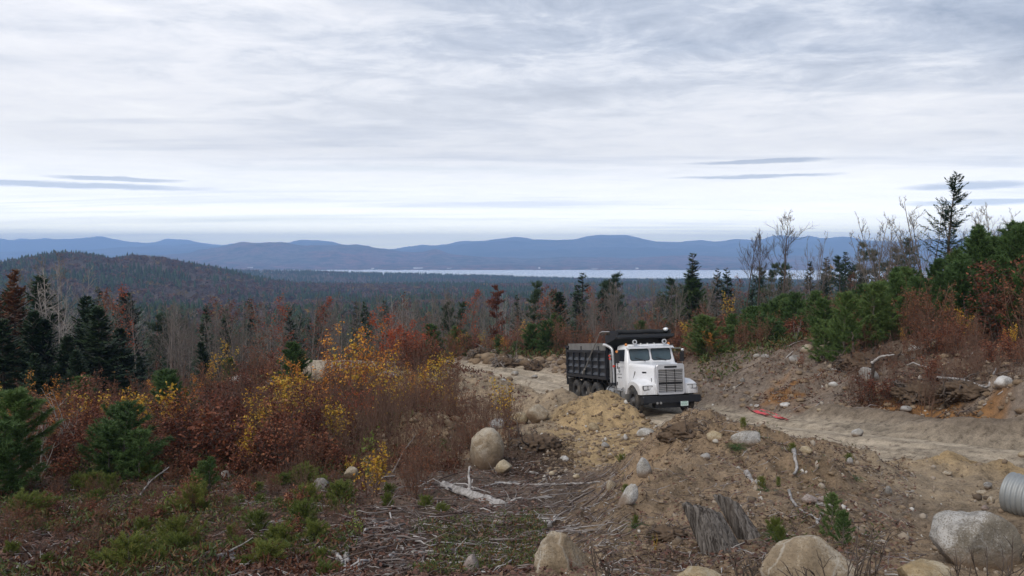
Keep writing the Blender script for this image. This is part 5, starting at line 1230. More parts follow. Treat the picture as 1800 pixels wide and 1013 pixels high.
def stump():
    """weathered split stump: two leaning slabs of grey wood with a jagged top"""
    root = empty('split_stump'); p = ground(1278, 975); k = p[1]/FPX; rg = np.random.default_rng(8)
    def slab(name, c, w, h, a0, a1, lean, seed, r):
        g = Geo(); nz_, na = 46, 40; rr = np.random.default_rng(seed); ph = rr.uniform(0, 9)
        A = np.radians(np.linspace(a0, a1, na))[None]; T = np.linspace(0, 1, nz_)[:, None]
        gro = .012*np.sin(A*21+ph+T*.8)+.02*ridged(A*5+ph+0*T, T*.9+ph+0*A, seed, 3)+.012*ridged(A*22+0*T, T*2+0*A, seed+3, 2)
        top = h*(1+.05*vnoise(A*3+ph, 0*A, seed)+.22*np.cos(A-3.9)+.025*vnoise(A*16, 0*A, seed+1))
        for s_, off in ((1, 0), (-1, -.11)):
            R = r*(1.12-.22*T)*(1+gro*s_)+off*r/.35
            Z = T*top; X = np.cos(A)*R+lean[0]*Z; Yy = np.sin(A)*R*.85+lean[1]*Z
            V = np.stack([X, Yy, Z-.12+0*X], -1).reshape(-1, 3)+c
            i = np.arange(nz_-1)[:, None]*na; j = np.arange(na-1)[None]; Q = np.stack([i+j, i+j+1, i+na+j+1, i+na+j], -1).reshape(-1, 4); g.add(V, None, Q if s_ > 0 else Q[:, ::-1])
        n = nz_*na; j = np.arange(na-1); o = (nz_-1)*na; g.Q.append(np.stack([o+j, o+j+1, o+n+j+1, o+n+j], 1))
        i = np.arange(nz_-1)*na
        for e in (0, na-1): g.Q.append(np.stack([i+e, i+na+e, i+na+e+n, i+e+n], 1))
        link(name, g.mesh(name, wood), root)
    m, N = newmat('stump_wood'); tc = N.n('ShaderNodeTexCoord').outputs['Object']
    v = N.n('ShaderNodeMapping', i={0: tc, 2: (0, math.radians(-16), 0), 3: (1, 1, .06)}).outputs[0]; nz = N.noise(v, 30, 7, .72, .8); n2 = N.noise(v, 9, 4, .6)
    c = N.mix(N.ramp(nz, [(.40, 0.0), (.60, 1.0)]), (.045, .038, .034), (.25, .225, .205)); c = N.mix(N.math('MULTIPLY', N.ramp(n2, [(.5, 0.0), (.7, 1.0)]), .6), c, (.09, .07, .055))
    q = N.n('ShaderNodeBsdfPrincipled', i={'Base Color': c, 'Roughness': .9, 'Specular IOR Level': .15, 'Normal': bumpn(N, nz, 1, .03)}); N.n('ShaderNodeOutputMaterial', i={0: q.outputs[0]}); wood = m
    slab('main_slab', np.array([.02, .25, 0]), 0, .50, 205, 325, (-.28, .30), 3, 40*k)
    slab('rear_slab', np.array([.33, .36, .16]), 0, .36, 205, 320, (-.42, .28), 5, 24*k)
    link('core', (lambda g: (g.tube([(.0, .36, -.2), (-.05, .42, .16), (-.08, .46, .27)], [.17, .15, .11], 12), g)[1])(Geo()).mesh('core', M['bark_dark']), root)
    root.location = (p[0]+.05, p[1], p[2]-.05); root.rotation_euler = (math.radians(4), math.radians(-8), math.radians(8)); tagit(root, 'split weathered grey stump leaning in the face of the near mound', 'stump')
stump()
def rootwad(u, v, Y, s, label, seed, n=60, mat='bark_dark', dome=.5):
    rg = np.random.default_rng(seed); p = stand(u, Y); g = Geo()
    gg = rock_geo(seed, s*.46, s*.34, s*.20, 1.5, 7, 5); 
    for k in range(n):
        a = rg.uniform(0, 6.28); d = np.array([math.cos(a), math.sin(a)*.8-.2, rg.uniform(-.2, 1)]); B = walk(rg, unit(d)*s*np.array([.42, .32, .20])*rg.uniform(.5, 1), d+rg.normal(0, 1.0, 3), s*rg.uniform(.12, .62)*rg.uniform(.4, 1), 8, .45, -.10); g.tube(B, np.linspace(.032*s, .004*s, len(B))*rg.uniform(.25, 1.3), 4)
    root = empty('root_mass', (p[0], p[1], p[2]+s*.03)); link('earth', gg.mesh('earth', M['earth_dark']), root); link('roots', g.mesh('roots', M[mat]), root)
    tagit(root, label, 'root mass')
M['earth_dark'] = plain('dark_earth', (.12, .085, .06), .95, var=.6, scale=9, bump=.8, spec=.1, dirt=(.05, .035, .026), dirtamt=.8)
rootwad(935, 790, 20.5, 1.5, 'dark tangled root mass right of the egg-shaped boulder', 1)
rootwad(1215, 800, 13.6, .95, 'dark root mass in the upper left face of the near mound', 2, 90)
rootwad(1175, 965, 8.6, .5, 'dark root hollow left of the weathered stump', 3)
rootwad(1530, 612, 29, 2.3, 'big dark upturned root mass on top of the bank', 4, 110)
rootwad(1470, 605, 33, 1.6, 'smaller upturned root mass left of the big one on the bank', 5)
rootwad(1620, 705, 23.5, 1.6, 'dark torn roots hanging over the orange soil', 6, 90)
rootwad(1700, 695, 22, 1.5, 'dark torn roots at the right end of the orange soil', 7, 80)
rootwad(890, 625, 52, 2.4, 'grey tangled brush pile left of the far road bend', 8, 110, 'bark_grey')
rootwad(945, 640, 50, 1.9, 'brown root pile at the far road edge', 9, 80)
rootwad(850, 630, 55, 2.3, 'leftmost grey brush pile beyond the far road bend', 10, 100, 'bark_grey')
rootwad(1215, 628, 42, 2.0, 'root pile just right of the truck cab guard', 11, 70)

# sticks, chips and dead leaves on the ground: nobody could count them
def litter_sticks():
    g = Geo()
    def put(n, box, seed, L0, L1, r, mk=None, pw=1.6):
        rg, P = scatter(n, box, seed, mk, pw); P = P[road_dist(P[:, 0], P[:, 1])[0] > 2.9]
        for p in P:
            L = rg.uniform(L0, L1)*rg.uniform(.4, 1); a = rg.uniform(0, 6.28) if rg.random() < .6 else rg.normal(.15, .5); d = np.array([math.cos(a), math.sin(a), 0]); q = p+d*L
            q[2] = H_fast(q); e = p.copy(); h0 = rg.uniform(.0, .07); mid = (e+q)/2+rg.normal(0, L*.05, 3)+[0, 0, .02]
            e[2] += h0+.01; q[2] += rg.uniform(.0, .09)+.01; mid[2] = max(mid[2], (e[2]+q[2])/2); rr = r*rg.uniform(.4, 1.2)
            m1 = (e+mid)/2+rg.normal(0, L*.05, 3); g.tube([e, m1, mid, q], [rr, rr*.9, rr*.8, rr*.4], 4)
            if L > .25 and rg.random() < .5: b_ = mid+rg.normal(0, L*.3, 3)*[1, 1, .3]+[0, 0, .04]; g.tube([mid, b_], [rr*.6, rr*.25], 3, False)
    gx = np.linspace(-12, 14, 340); gy = np.linspace(5, 58, 420); GX, GY = np.meshgrid(gx, gy); GH = height(GX, GY)
    def H_fast(q):
        i = int(np.clip(np.searchsorted(gy, q[1]), 1, 419)); j = int(np.clip(np.searchsorted(gx, q[0]), 1, 339)); return GH[i, j]
    area = lambda rg, x, y: np.exp(-((x-.1-(y-12)*.02)/1.9)**2)*np.exp(-((y-13.5)/5.5)**2) > rg.random(len(x))*.9
    put(3600, (560, 1100, 8, 20), 1, .06, .38, .0075, area)
    put(190, (560, 1080, 8.5, 18), 2, .3, 1.1, .012, area)
    put(260, (600, 900, 8.6, 13), 9, .25, .95, .015)
    put(60, (640, 1040, 11, 16.5), 10, .6, 1.8, .018)
    put(1500, (-20, 620, 8, 20), 3, .1, .5, .007)
    put(1100, (1050, 1620, 6.5, 16), 4, .06, .30, .006)
    put(260, (1240, 1830, 20, 36), 5, .3, 1.2, .02)
    put(350, (780, 1080, 45, 56), 6, .5, 2.2, .03)
    m, N = newmat('dead_sticks'); r = N.n('ShaderNodeNewGeometry').outputs['Random Per Island']
    c = N.ramp(r, [(0, (.06, .042, .036)), (.4, (.14, .11, .10)), (.7, (.23, .20, .19)), (.92, (.34, .32, .31)), (1, (.42, .40, .39))])
    p = N.n('ShaderNodeBsdfPrincipled', i={'Base Color': c, 'Roughness': .85, 'Specular IOR Level': .2}); N.n('ShaderNodeOutputMaterial', i={0: p.outputs[0]})
    tagit(link('stick_litter', g.mesh('stick_litter', m)), 'grey broken sticks and wood chips littering the clearing', 'sticks', kind='stuff')
litter_sticks()
def leaf_litter():
    g = Geo()
    for n, box, seed, s, mk in ((26000, (-60, 950, 7.8, 30), 1, .034, None), (9000, (900, 1620, 6.4, 17), 2, .026, lambda rg, x, y: rg.random(len(x)) < .5+.5*fbm(x*1.3, y*1.3, 4, 2)), (5000, (1200, 1830, 22, 45), 3, .07, lambda rg, x, y: y-x*.4 > 20), (9000, (200, 1200, 30, 70), 4, .09, lambda rg, x, y: road_dist(x, y)[0] > 4)):
        rg, P = scatter(n, box, seed, mk); P = P[road_dist(P[:, 0], P[:, 1])[0] > 2.9]; P[:, 2] += .012+rg.uniform(0, .05, len(P))
        A = rg.normal(0, 1, (len(P), 3)); A[:, 2] *= .35; A = unit(A); U = rg.normal(0, .45, (len(P), 3))+[0, 0, 1]; B = unit(np.cross(A, U)); k = s*rg.uniform(.5, 1.3, (len(P), 1)); g.diamonds(P, A*k, B*k*.55)
    tagit(link('leaf_litter', g.mesh('leaf_litter', leafmat('dead_leaves', [(0, (.045, .022, .018)), (.4, (.11, .05, .036)), (.75, (.17, .095, .065)), (.93, (.26, .18, .13)), (1, (.30, .13, .05))], .1))), 'fallen brown leaves covering the clearing floor', 'fallen leaves', kind='stuff')
leaf_litter()

# ------------------------------------------------------------------ plants: one of each kind first
LIB = {}
def reg(kind, cat, name, h, parts): LIB.setdefault(kind, []).append(dict(cat=cat, name=name, h=h, parts=parts, used=0, proto=None))
def add_bush(kind, cat, name, h, bark, leafm, **k):
    w, l = bush(h=h, **k); parts = [('stems', w.mesh('stems', M[bark]))]
    if l: parts.append(('foliage', l.mesh('foliage', M[leafm], smooth=False)))
    reg(kind, cat, name, h, parts)
def add_tree(kind, cat, name, h, bark, leafm, **k):
    tr, w, l = broad_tree(h=h, **k); n = tr.n
    parts = [('trunk', tr.mesh('trunk', M[bark]))]
    if l: w.V += l.V; w.Q += [q+w.n for q in l.Q]; nb_ = sum(len(q) for q in w.Q)-len(l.Q[0]); w.n += l.n
    me = w.mesh('crown', M[bark], *( [M[leafm]] if l else [] ), smooth=False)
    if l: fm = np.zeros(len(me.polygons), np.int32); fm[-len(l.Q[0]):] = 1; me.polygons.foreach_set('material_index', fm)
    parts.append(('crown', me)); reg(kind, cat, name, h, parts)
def add_conifer(kind, cat, name, h, geo, bark, leafm):
    tr, l = geo; reg(kind, cat, name, h, [('trunk', tr.mesh('trunk', M[bark])), ('crown', l.mesh('crown', M[leafm], smooth=False))])
hi = lambda a: (lambda rg, P, h: rg.random(len(P)) < np.clip((P[:, 2]/h-a)*2.2, .04, 1))
for s in range(5): add_bush('copper', 'shrub', 'beech_shrub', 2.5, 'bark_dark', 'copper', seed=s, stems=7, spread=1.0, leaf=5, leafsize=.08, twigs=19, splay=.55, horizontal=.55)
for s in range(3): add_bush('copper', 'shrub', 'beech_shrub', 1.2, 'bark_dark', 'copper', seed=s+20, stems=6, spread=.7, leaf=5, leafsize=.07, twigs=10, splay=.6, horizontal=.5)
for s in range(4): add_bush('brownred', 'shrub', 'brushy_shrub', 2.3, 'bark_red', 'brown_red', seed=s+30, stems=14, spread=1.4, leaf=2, leafsize=.05, twigs=14, splay=.35)
for s in range(4): add_bush('yellow', 'sapling', 'yellow_sapling', 2.9, 'bark_red', 'yellow', seed=s+40, stems=5, spread=.9, leaf=4, leafsize=.085, twigs=16, splay=.22, keep=hi(.38))
for s in range(2): add_bush('yellow', 'sapling', 'yellow_sapling', 1.3, 'bark_red', 'yellow', seed=s+48, stems=5, spread=.6, leaf=4, leafsize=.06, twigs=9, splay=.3, keep=hi(.1))
for s in range(4): add_bush('orange', 'sapling', 'orange_sapling', 3.2, 'bark_red', 'orange', seed=s+50, stems=6, spread=1.0, leaf=4, leafsize=.07, twigs=18, splay=.2, keep=hi(.3))
for s in range(3): add_bush('redsap', 'sapling', 'red_sapling', 3.4, 'bark_red', 'red', seed=s+60, stems=6, spread=1.0, leaf=4, leafsize=.062, twigs=18, splay=.22, keep=hi(.25))
for s in range(3): add_bush('redmaple', 'sapling', 'red_sapling', 4.4, 'bark_red', 'red', seed=s+65, stems=6, spread=1.2, leaf=8, leafsize=.085, twigs=20, splay=.22, keep=hi(.3))
for s in range(5): add_bush('barebrush', 'shrub', 'bare_shrub', 2.3, 'bark_red', 'brown_red', seed=s+70, stems=15, spread=1.5, leaf=0, leafsize=.05, twigs=11, tw=.005, splay=.34)
for s in range(2): add_bush('palebrush', 'shrub', 'bare_shrub', 2.6, 'bark_pale', 'brown_red', seed=s+80, stems=4, spread=.6, leaf=0, leafsize=.05, twigs=10, tw=.006, splay=.55, rad=.018)
for s in range(2): add_bush('greenbush', 'shrub', 'green_leaved_shrub', 1.5, 'bark_red', 'green', seed=s+90, stems=4, spread=.5, leaf=2, leafsize=.08, twigs=7, splay=.35)
for s in range(2): add_bush('olive', 'shrub', 'olive_shrub', 1.2, 'bark_dark', 'olive', seed=s+95, stems=14, spread=1.2, leaf=4, leafsize=.04, twigs=8, splay=.5) if 'olive' in M else None
for s in range(3): add_conifer('pine', 'young pine', 'young_pine', 2.8, pine(s, 2.8, 1.25, L=.14, w=.0075, n=11, wid=.40, gap=.27, top=1.6), 'bark_grey', 'pine')
for s in range(3): add_conifer('pine', 'young pine', 'young_pine', 4.6, pine(s+5, 4.6, 1.2, L=.18, w=.013, n=8, wid=.34, top=3), 'bark_grey', 'pine')
for s in range(2): add_conifer('pine', 'young pine', 'young_pine', 1.5, pine(s+10, 1.5, 1.3, L=.11, w=.007, n=10, wid=.50), 'bark_grey', 'pine')
for s in range(4): add_conifer('seedling', 'pine seedling', 'pine_seedling', .62, pine(s+20, .62, 1.5, L=.10, w=.0036, n=11, wid=[1.2, .9, 1.5, 1.05][s], gap=.22, up=.3, candle=False), 'bark_grey', 'pine_bright')
for s in range(3): add_conifer('hemlock', 'conifer', 'dark_conifer', 11, spruce(s+30, 11, wid=.30, dens=1.5, droop=.18, spray=.60, low=.02, gap=.40, ragged=.55, wide=.09), 'bark_dark', 'spruce')
for s in range(3): add_conifer('spruce', 'conifer', 'narrow_conifer', 10, spruce(s+40, 10, wid=.17, dens=.95, droop=.1, spray=.5, low=.1, gap=.42, ragged=.4, wide=.10), 'bark_dark', 'spruce')
for s in range(3): add_conifer('flatpine', 'pine', 'ragged_pine', 11, flat_pine(s+50, 11, clumps=20, n=13, L=.34, w=.020), 'bark_dark', 'pine_far')
add_conifer('rusttree', 'tree', 'rust_coloured_tree', 11, flat_pine(61, 11, bare_to=.2, clumps=24, n=12, L=.26, w=.03), 'bark_dark', 'copper')
add_conifer('rustpine', 'conifer', 'browned_conifer', 11, spruce(62, 11, wid=.22, dens=1.2, droop=.2, spray=.42, low=.25, gap=.42, ragged=.45, wide=.14), 'bark_dark', 'rust')
add_conifer('bigspruce', 'conifer', 'tall_ragged_spruce', 11.5, spruce(77, 11.5, wid=.33, dens=1.0, droop=.02, spray=.46, low=.30, gap=.38, ragged=.45, wide=.085, bare=.22), 'bark_dark', 'spruce')
for s in range(6): add_tree('bare', 'tree', 'bare_tree', 11, 'bark_grey', None, seed=s+100, r0=.10, nb=24, ns=5, nt=3, tw=.014, start=.28, fork=s % 2)
for s in range(3): add_tree('barepale', 'tree', 'bare_birch', 11, 'bark_pale', None, seed=s+110, r0=.08, nb=18, ns=5, nt=3, tw=.013, start=.4, fork=1)
for s in range(2): add_tree('skytree', 'tree', 'bare_tree', 9, 'bark_dark', None, seed=s+120, r0=.10, nb=20, ns=6, nt=4, tw=.013, start=.52, spread=.55, up=.16)
for s in range(3): add_tree('multitree', 'tree', 'bare_multistem_tree', 8, 'bark_grey', None, seed=s+130, r0=.07, nb=18, ns=5, nt=4, tw=.011, start=.3, spread=.46, fork=4, up=.18)
for s in range(2): add_tree('deadfir', 'tree', 'dead_conifer', 11, 'bark_pale', None, seed=s+140, r0=.12, nb=64, ns=4, nt=1, tw=.014, start=.12, spread=.30, up=-.03, curve=.02)
for s in range(3): add_tree('thinred', 'tree', 'reddish_tree', 8, 'bark_red', 'red', seed=s+150, r0=.06, nb=20, ns=5, nt=3, tw=.012, start=.25, leaf=2, leafsize=.13, spread=.3)
for s in range(3): add_tree('thinrust', 'tree', 'rusty_leaved_tree', 9, 'bark_grey', 'copper', seed=s+160, r0=.08, nb=20, ns=5, nt=3, tw=.013, start=.25, leaf=2, leafsize=.16, spread=.38)
for s in range(2): add_tree('thinyellow', 'tree', 'yellow_leaved_tree', 6, 'bark_grey', 'yellow', seed=s+170, r0=.05, nb=16, ns=4, nt=2, tw=.012, start=.3, leaf=2, leafsize=.12, spread=.3, keep=hi(.35))
DESC = dict(copper='copper-leaved beech shrub', brownred='thin red-brown shrub', yellow='yellow-leaved sapling', orange='orange-leaved sapling', redsap='red-leaved sapling', redmaple='tall red-leaved sapling', barebrush='leafless reddish shrub',
 palebrush='leafless pale-stemmed shrub', greenbush='small green-leaved shrub', pine='green young pine', seedling='low yellow-green pine seedling', hemlock='dense dark conifer', spruce='narrow dark conifer',
 flatpine='ragged flat-limbed pine', rusttree='rust-red crowned tree', rustpine='browned conifer', bigspruce='tall ragged spruce', bare='leafless grey tree', barepale='leafless pale-stemmed tree',
 skytree='tall bare tree', multitree='bare many-stemmed tree', deadfir='dead grey conifer', thinred='thin red-leaved tree', thinrust='thin rusty-leaved tree', thinyellow='thin yellow-leaved tree')
PLURAL = dict(copper='copper beech shrubs', brownred='red-brown shrubs', yellow='yellow saplings', orange='orange saplings', redsap='red saplings', redmaple='tall red saplings', barebrush='leafless shrubs', palebrush='pale leafless shrubs', greenbush='green shrubs',
 pine='young pines', seedling='pine seedlings', hemlock='dark conifers', spruce='narrow conifers', flatpine='ragged pines', bare='leafless trees', barepale='pale leafless trees', skytree='tall bare trees', multitree='bare many-stemmed trees', deadfir='dead conifers', thinred='red-leaved trees', thinrust='rusty-leaved trees', thinyellow='yellow-leaved trees', rusttree='rust-red trees', rustpine='browned conifers', bigspruce='tall spruces')
PLANTS = []
RR = np.random.default_rng(2024)
def put(kind, u, Y, vtop=None, h=None, wide=1.0, label=None):
    p = stand(u, Y)
    if h is None: h = at(u, vtop, Y)[2]-p[2]
    h = float(np.clip(h, .15, 20)); vs_ = LIB[kind]
    best = sorted(vs_, key=lambda v: (abs(math.log(v['h']/h)) > .45, 0)); c = [v for v in vs_ if abs(math.log(v['h']/h)) < .5] or [min(vs_, key=lambda v: abs(math.log(v['h']/h)))]
    v = min(c, key=lambda q: q['used']+RR.random()*.9); v['used'] += 1
    if v['proto'] is None:
        r = empty(v['name']); r['category'] = v['cat']
        for n, me in v['parts']: link(n, me, r)
        v['proto'] = r
    else: r = copy_tree(v['proto'])
    if kind == 'pine' and wide == 1.0: wide = float(RR.uniform(1.0, 1.6))
    if kind == 'seedling': wide *= float(RR.uniform(.6, 1.05))
    s = h/v['h']; r.location = (p[0], p[1], p[2]-.03); r.rotation_euler = (RR.normal(0, .03), RR.normal(0, .03), RR.uniform(0, 6.28)); w = s*wide*RR.uniform(.92, 1.08); r.scale = (w, w, s)
    PLANTS.append((r, kind, u, Y, label)); return r
def fill(kinds, wts, n, u0, u1, Y0, Y1, hr=None, vt=None, mind=.8, avoid=None, pw=1.0):
    """scattered individuals; heights from a range, or from the tree line of the photo"""
    k = 0; tries = 0; wts = np.array(wts, float)/sum(wts)
    while k < n and tries < n*14:
        tries += 1; Y = float(math.exp(RR.uniform(math.log(Y0), math.log(Y1)))); u = RR.uniform(u0, u1); x = (u-900)/FPX*Y
        if any((x-q[0].location[0])**2+(Y-q[3])**2 < mind*mind for q in PLANTS[-400:]): continue
        if Y < 60 and float(road_dist(np.array([x]), np.array([Y]))[0][0]) < 3.6: continue
        if avoid and avoid(u, Y, x): continue
        kind = kinds[int(RR.choice(len(kinds), p=wts))]
        if vt: 
            v_ = np.interp(u, [a for a, _ in vt], [b for _, b in vt])+abs(RR.normal(0, 14)); h = at(u, v_, Y)[2]-H(x, Y)
            h = min(max(h, hr[0]), hr[1]) if hr else h
        else: h = RR.uniform(*hr)
        put(kind, u, Y, h=h); k += 1

# --- key plants, each where the photo shows it
for a in [('pine', 4, 15.2, 690, 1.5), ('pine', 205, 17.2, 712, 1.45), ('pine', 185, 16.9, 745, 1.3), ('pine', 150, 16.2, 822, 1.2), ('pine', 235, 16.6, 755, 1.3), ('pine', -20, 14.6, 740, 1.3), ('pine', 345, 15.6, 812, 1.2), ('seedling', 335, 14.4, 838, 1.0), ('pine', 360, 15.6, 805, .9),
          ('seedling', 290, 12.6, 893, 1.1), ('seedling', 312, 13.0, 885, 1.1), ('seedling', 355, 12.8, 893, 1.0), ('seedling', 395, 13.2, 880, 1.0), ('seedling', 408, 12.6, 903, 1.0), ('seedling', 485, 13.0, 888, 1.1), ('seedling', 85, 11.3, 930, 1.1), ('seedling', 60, 12, 925, .9),
          ('seedling', 330, 10.6, 942, 1.3), ('seedling', 300, 10.0, 958, 1.3), ('seedling', 262, 9.9, 968, 1.2), ('seedling', 210, 9.4, 985, 1.2), ('seedling', 160, 9.3, 990, 1.1), ('seedling', 100, 9.2, 990, 1.2), ('seedling', 410, 10.4, 945, 1.1), ('seedling', 435, 10.2, 952, 1.0),
          ('seedling', 470, 10.3, 955, .9), ('seedling', 240, 9.0, 1000, 1.2), ('seedling', 350, 9.2, 985, 1.1), ('seedling', 420, 9.0, 1000, 1.0), ('seedling', 70, 9.6, 985, 1.0), ('seedling', 230, 13.4, 895, .9), ('seedling', 330, 13.6, 868, 1.1), ('seedling', 350, 14, 862, 1.1), ('seedling', 520, 11.6, 930, .8), ('seedling', 580, 12.8, 880, .8),
          ('seedling', 680, 13.4, 868, .8), ('seedling', 745, 13.2, 872, .8), ('seedling', 775, 12.6, 885, .9), ('seedling', 590, 14.5, 860, 1.0), ('seedling', 680, 15.0, 850, .8), ('seedling', 150, 13, 905, .9), ('seedling', 415, 13.8, 875, .9),
          ('copper', 330, 20.0, 668, 1.25), ('copper', 380, 19.0, 690, 1.2), ('copper', 295, 20.6, 690, 1.2), ('copper', 500, 18.4, 712, 1.1), ('copper', 460, 19.0, 716, 1.1), ('copper', 545, 18.2, 730, 1.1), ('copper', 120, 18.4, 705, 1.1), ('copper', 75, 18.0, 712, 1.1), ('copper', 420, 17.4, 765, 1.1), ('copper', 320, 17.6, 770, 1.1), ('copper', 90, 16.8, 780, 1.1), ('copper', 265, 18.6, 740, 1.1), ('copper', 590, 17.6, 770, 1.0),
          ('copper', 635, 15.4, 838, .8), ('copper', 660, 18, 790, .9), ('copper', 45, 19.5, 700, 1.1), ('copper', 150, 20.5, 690, 1.1),
          ('yellow', 480, 20.4, 640, 1.15), ('yellow', 515, 21.0, 648, 1.1), ('yellow', 438, 19.4, 662, 1.0), ('yellow', 500, 22.5, 632, 1.1), ('yellow', 250, 22.5, 664, 1.2), ('yellow', 215, 24, 668, 1.2), ('yellow', 280, 23, 658, 1.0), ('yellow', 165, 24, 680, 1.0), ('yellow', 120, 25, 678, 1.0), ('yellow', 420, 18.2, 720, .8),
          ('orange', 618, 26, 545, 1.0), ('orange', 590, 26.5, 562, 1.0), ('orange', 645, 27, 570, 1.0), ('orange', 560, 25, 605, 1.0), ('orange', 530, 27, 612, 1.0), ('orange', 330, 26, 650, 1.0), ('orange', 90, 22, 690, 1.0), ('orange', 25, 21, 712, 1.0), ('orange', 180, 22, 690, .9),
          ('yellow', 605, 25.4, 556, .9), ('yellow', 690, 24, 612, .9), ('yellow', 755, 27, 598, 1.0), ('yellow', 775, 25.5, 610, .9), ('yellow', 700, 23.4, 636, .8),
          ('redmaple', 700, 38, 528, 1.2), ('redmaple', 725, 39, 533, 1.0), ('redmaple', 682, 37, 550, 1.1), ('redsap', 745, 37, 565, 1.1), ('redsap', 620, 30, 600, 1.1), ('redsap', 655, 24, 640, 1.0), ('redsap', 605, 23.5, 650, 1.0),
          ('barebrush', 640, 20.0, 668, .9), ('barebrush', 665, 21.0, 650, .9), ('barebrush', 700, 20.5, 668, .9), ('barebrush', 735, 20.0, 680, .9), ('barebrush', 770, 21.5, 650, .8), ('barebrush', 790, 23, 640, .8), ('barebrush', 755, 19.3, 712, .9), ('barebrush', 800, 20, 720, .8), ('barebrush', 600, 19.5, 690, .9), ('barebrush', 690, 18.6, 745, .9), ('barebrush', 730, 18.3, 752, .9), ('barebrush', 840, 22, 668, .7), ('barebrush', 870, 26, 660, .7), ('barebrush', 620, 18, 720, .9), ('barebrush', 720, 22.0, 630, .9),
          ('barebrush', 525, 15.4, 790, .9), ('barebrush', 505, 16.2, 780, .9), ('barebrush', 440, 16.0, 800, .8),
          ('palebrush', 30, 17, 665, 1.1), ('palebrush', 112, 20, 640, 1.4), ('palebrush', 55, 16.6, 690, .9), ('palebrush', 320, 28, 650, .8),
          ('greenbush', 650, 19.4, 730, .9), ('greenbush', 625, 18.4, 772, .9), ('greenbush', 645, 16.4, 800, .7), ('yellow', 612, 16.6, 790, .8), ('yellow', 660, 15.8, 810, .8),
          ('brownred', 845, 15.2, 860, .5), ('brownred', 650, 9.3, 985, .35), ('redsap', 1005, 7.7, 958, .4), ('yellow', 1158, 7.9, 925, .3), ('seedling', 1095, 19, 800, .5),
          ('barebrush', 1572, 18.5, 790, .45), ('barebrush', 1595, 14.0, 800, .35), ('seedling', 1500, 12.6, 815, .7), ('seedling', 1310, 13, 795, .6), ('seedling', 1398, 12, 800, .7), ('seedling', 1345, 10.6, 850, .5), ('seedling', 1375, 10.8, 840, .4), ('seedling', 1120, 9.4, 905, .5), ('seedling', 1103, 11.2, 890, .4),
          ('pine', 1470, 8.4, 868, .9), ('pine', 1492, 8.0, 895, .7), ('seedling', 1380, 8.2, 925, .8), ('seedling', 1370, 8.6, 912, .6),
          # right bank
          ('copper', 1650, 25, 610, .9), ('copper', 1640, 24, 635, .9), ('copper', 1745, 24, 590, 1.0), ('copper', 1790, 24, 575, 1.0), ('barebrush', 1700, 22.5, 600, 1.0), ('barebrush', 1745, 22, 590, 1.0), ('barebrush', 1610, 23.6, 620, .8), ('barebrush', 1580, 24.5, 608, .8), ('barebrush', 1720, 23.5, 585, 1.0), ('barebrush', 1790, 21, 600, .9), ('barebrush', 1670, 23.4, 605, .9), ('barebrush', 1555, 26, 640, .7), ('copper', 1680, 23.4, 650, .8),
          ('copper', 1440, 35, 598, .8), ('copper', 1520, 32, 580, 1.0), ('copper', 1490, 40, 515, 1.3), ('copper', 1510, 42, 500, 1.4), ('copper', 1475, 42, 525, 1.2), ('copper', 1620, 33, 560, 1.0), ('copper', 1560, 34, 565, 1.0), ('copper', 1225, 44, 585, 1.0), ('redsap', 1215, 43, 600, .8), ('redsap', 1770, 26, 560, 1.0), ('thinrust', 1500, 46, 478, .9), ('thinrust', 1540, 48, 480, .9),
          ('yellow', 1670, 31, 520, 1.0), ('yellow', 1690, 31.5, 535, .9), ('yellow', 1585, 33, 540, .8), ('yellow', 1590, 30, 570, .6), ('orange', 1720, 30, 560, .8), ('yellow', 1780, 27, 560, .7), ('yellow', 1275, 52, 505, .7), ('yellow', 1208, 46, 560, .7), ('palebrush', 1400, 36, 548, .9), ('palebrush', 1690, 40, 470, .9),
          ('pine', 1290, 42, 552, 1.1), ('pine', 1260, 44, 560, 1.1), ('pine', 1325, 41, 540, 1.0), ('pine', 1350, 43, 535, 1.0), ('pine', 1240, 47, 560, 1.0), ('pine', 1420, 39, 545, 1.0), ('pine', 1450, 38, 550, 1.0), ('pine', 1600, 38, 470, 1.1), ('pine', 1640, 38, 455, 1.1), ('pine', 1680, 38, 440, 1.1), ('pine', 1715, 37, 405, 1.0), ('pine', 1740, 38, 418, 1.0), ('pine', 1775, 36, 392, 1.0), ('pine', 1805, 35, 402, 1.1), ('pine', 1700, 34, 460, 1.0), ('pine', 1760, 33, 450, 1.0), ('pine', 1800, 31, 470, 1.0), ('pine', 1620, 36, 490, 1.0), ('pine', 1660, 35, 480, 1.0), ('pine', 1570, 42, 470, 1.0), ('pine', 1730, 42, 396, .9), ('pine', 1560, 38, 500, 1.0),
          ('pine', 935, 57, 570, 1.3), ('pine', 905, 56, 600, 1.1), ('pine', 880, 60, 590, 1.1), ('pine', 975, 60, 575, 1.1), ('pine', 800, 66, 575, 1.3), ('pine', 760, 64, 570, 1.2), ('pine', 1130, 56, 565, 1.1), ('pine', 820, 58, 620, 1.0),
          ('copper', 940, 56.5, 600, .9), ('brownred', 860, 57, 580, 1.2), ('brownred', 840, 56.5, 600, 1.2), ('brownred', 920, 58, 575, 1.2), ('brownred', 900, 59, 570, 1.2), ('redsap', 945, 60, 560, 1.0), ('yellow', 910, 62, 560, .9), ('yellow', 885, 58, 582, .9), ('yellow', 810, 58, 580, 1.0), ('yellow', 925, 64, 556, .9), ('orange', 865, 60, 580, .9), ('orange', 1030, 56, 580, .9), ('redsap', 1050, 55, 575, .9)]:
    put(a[0], a[1], a[2], a[3], wide=a[4])
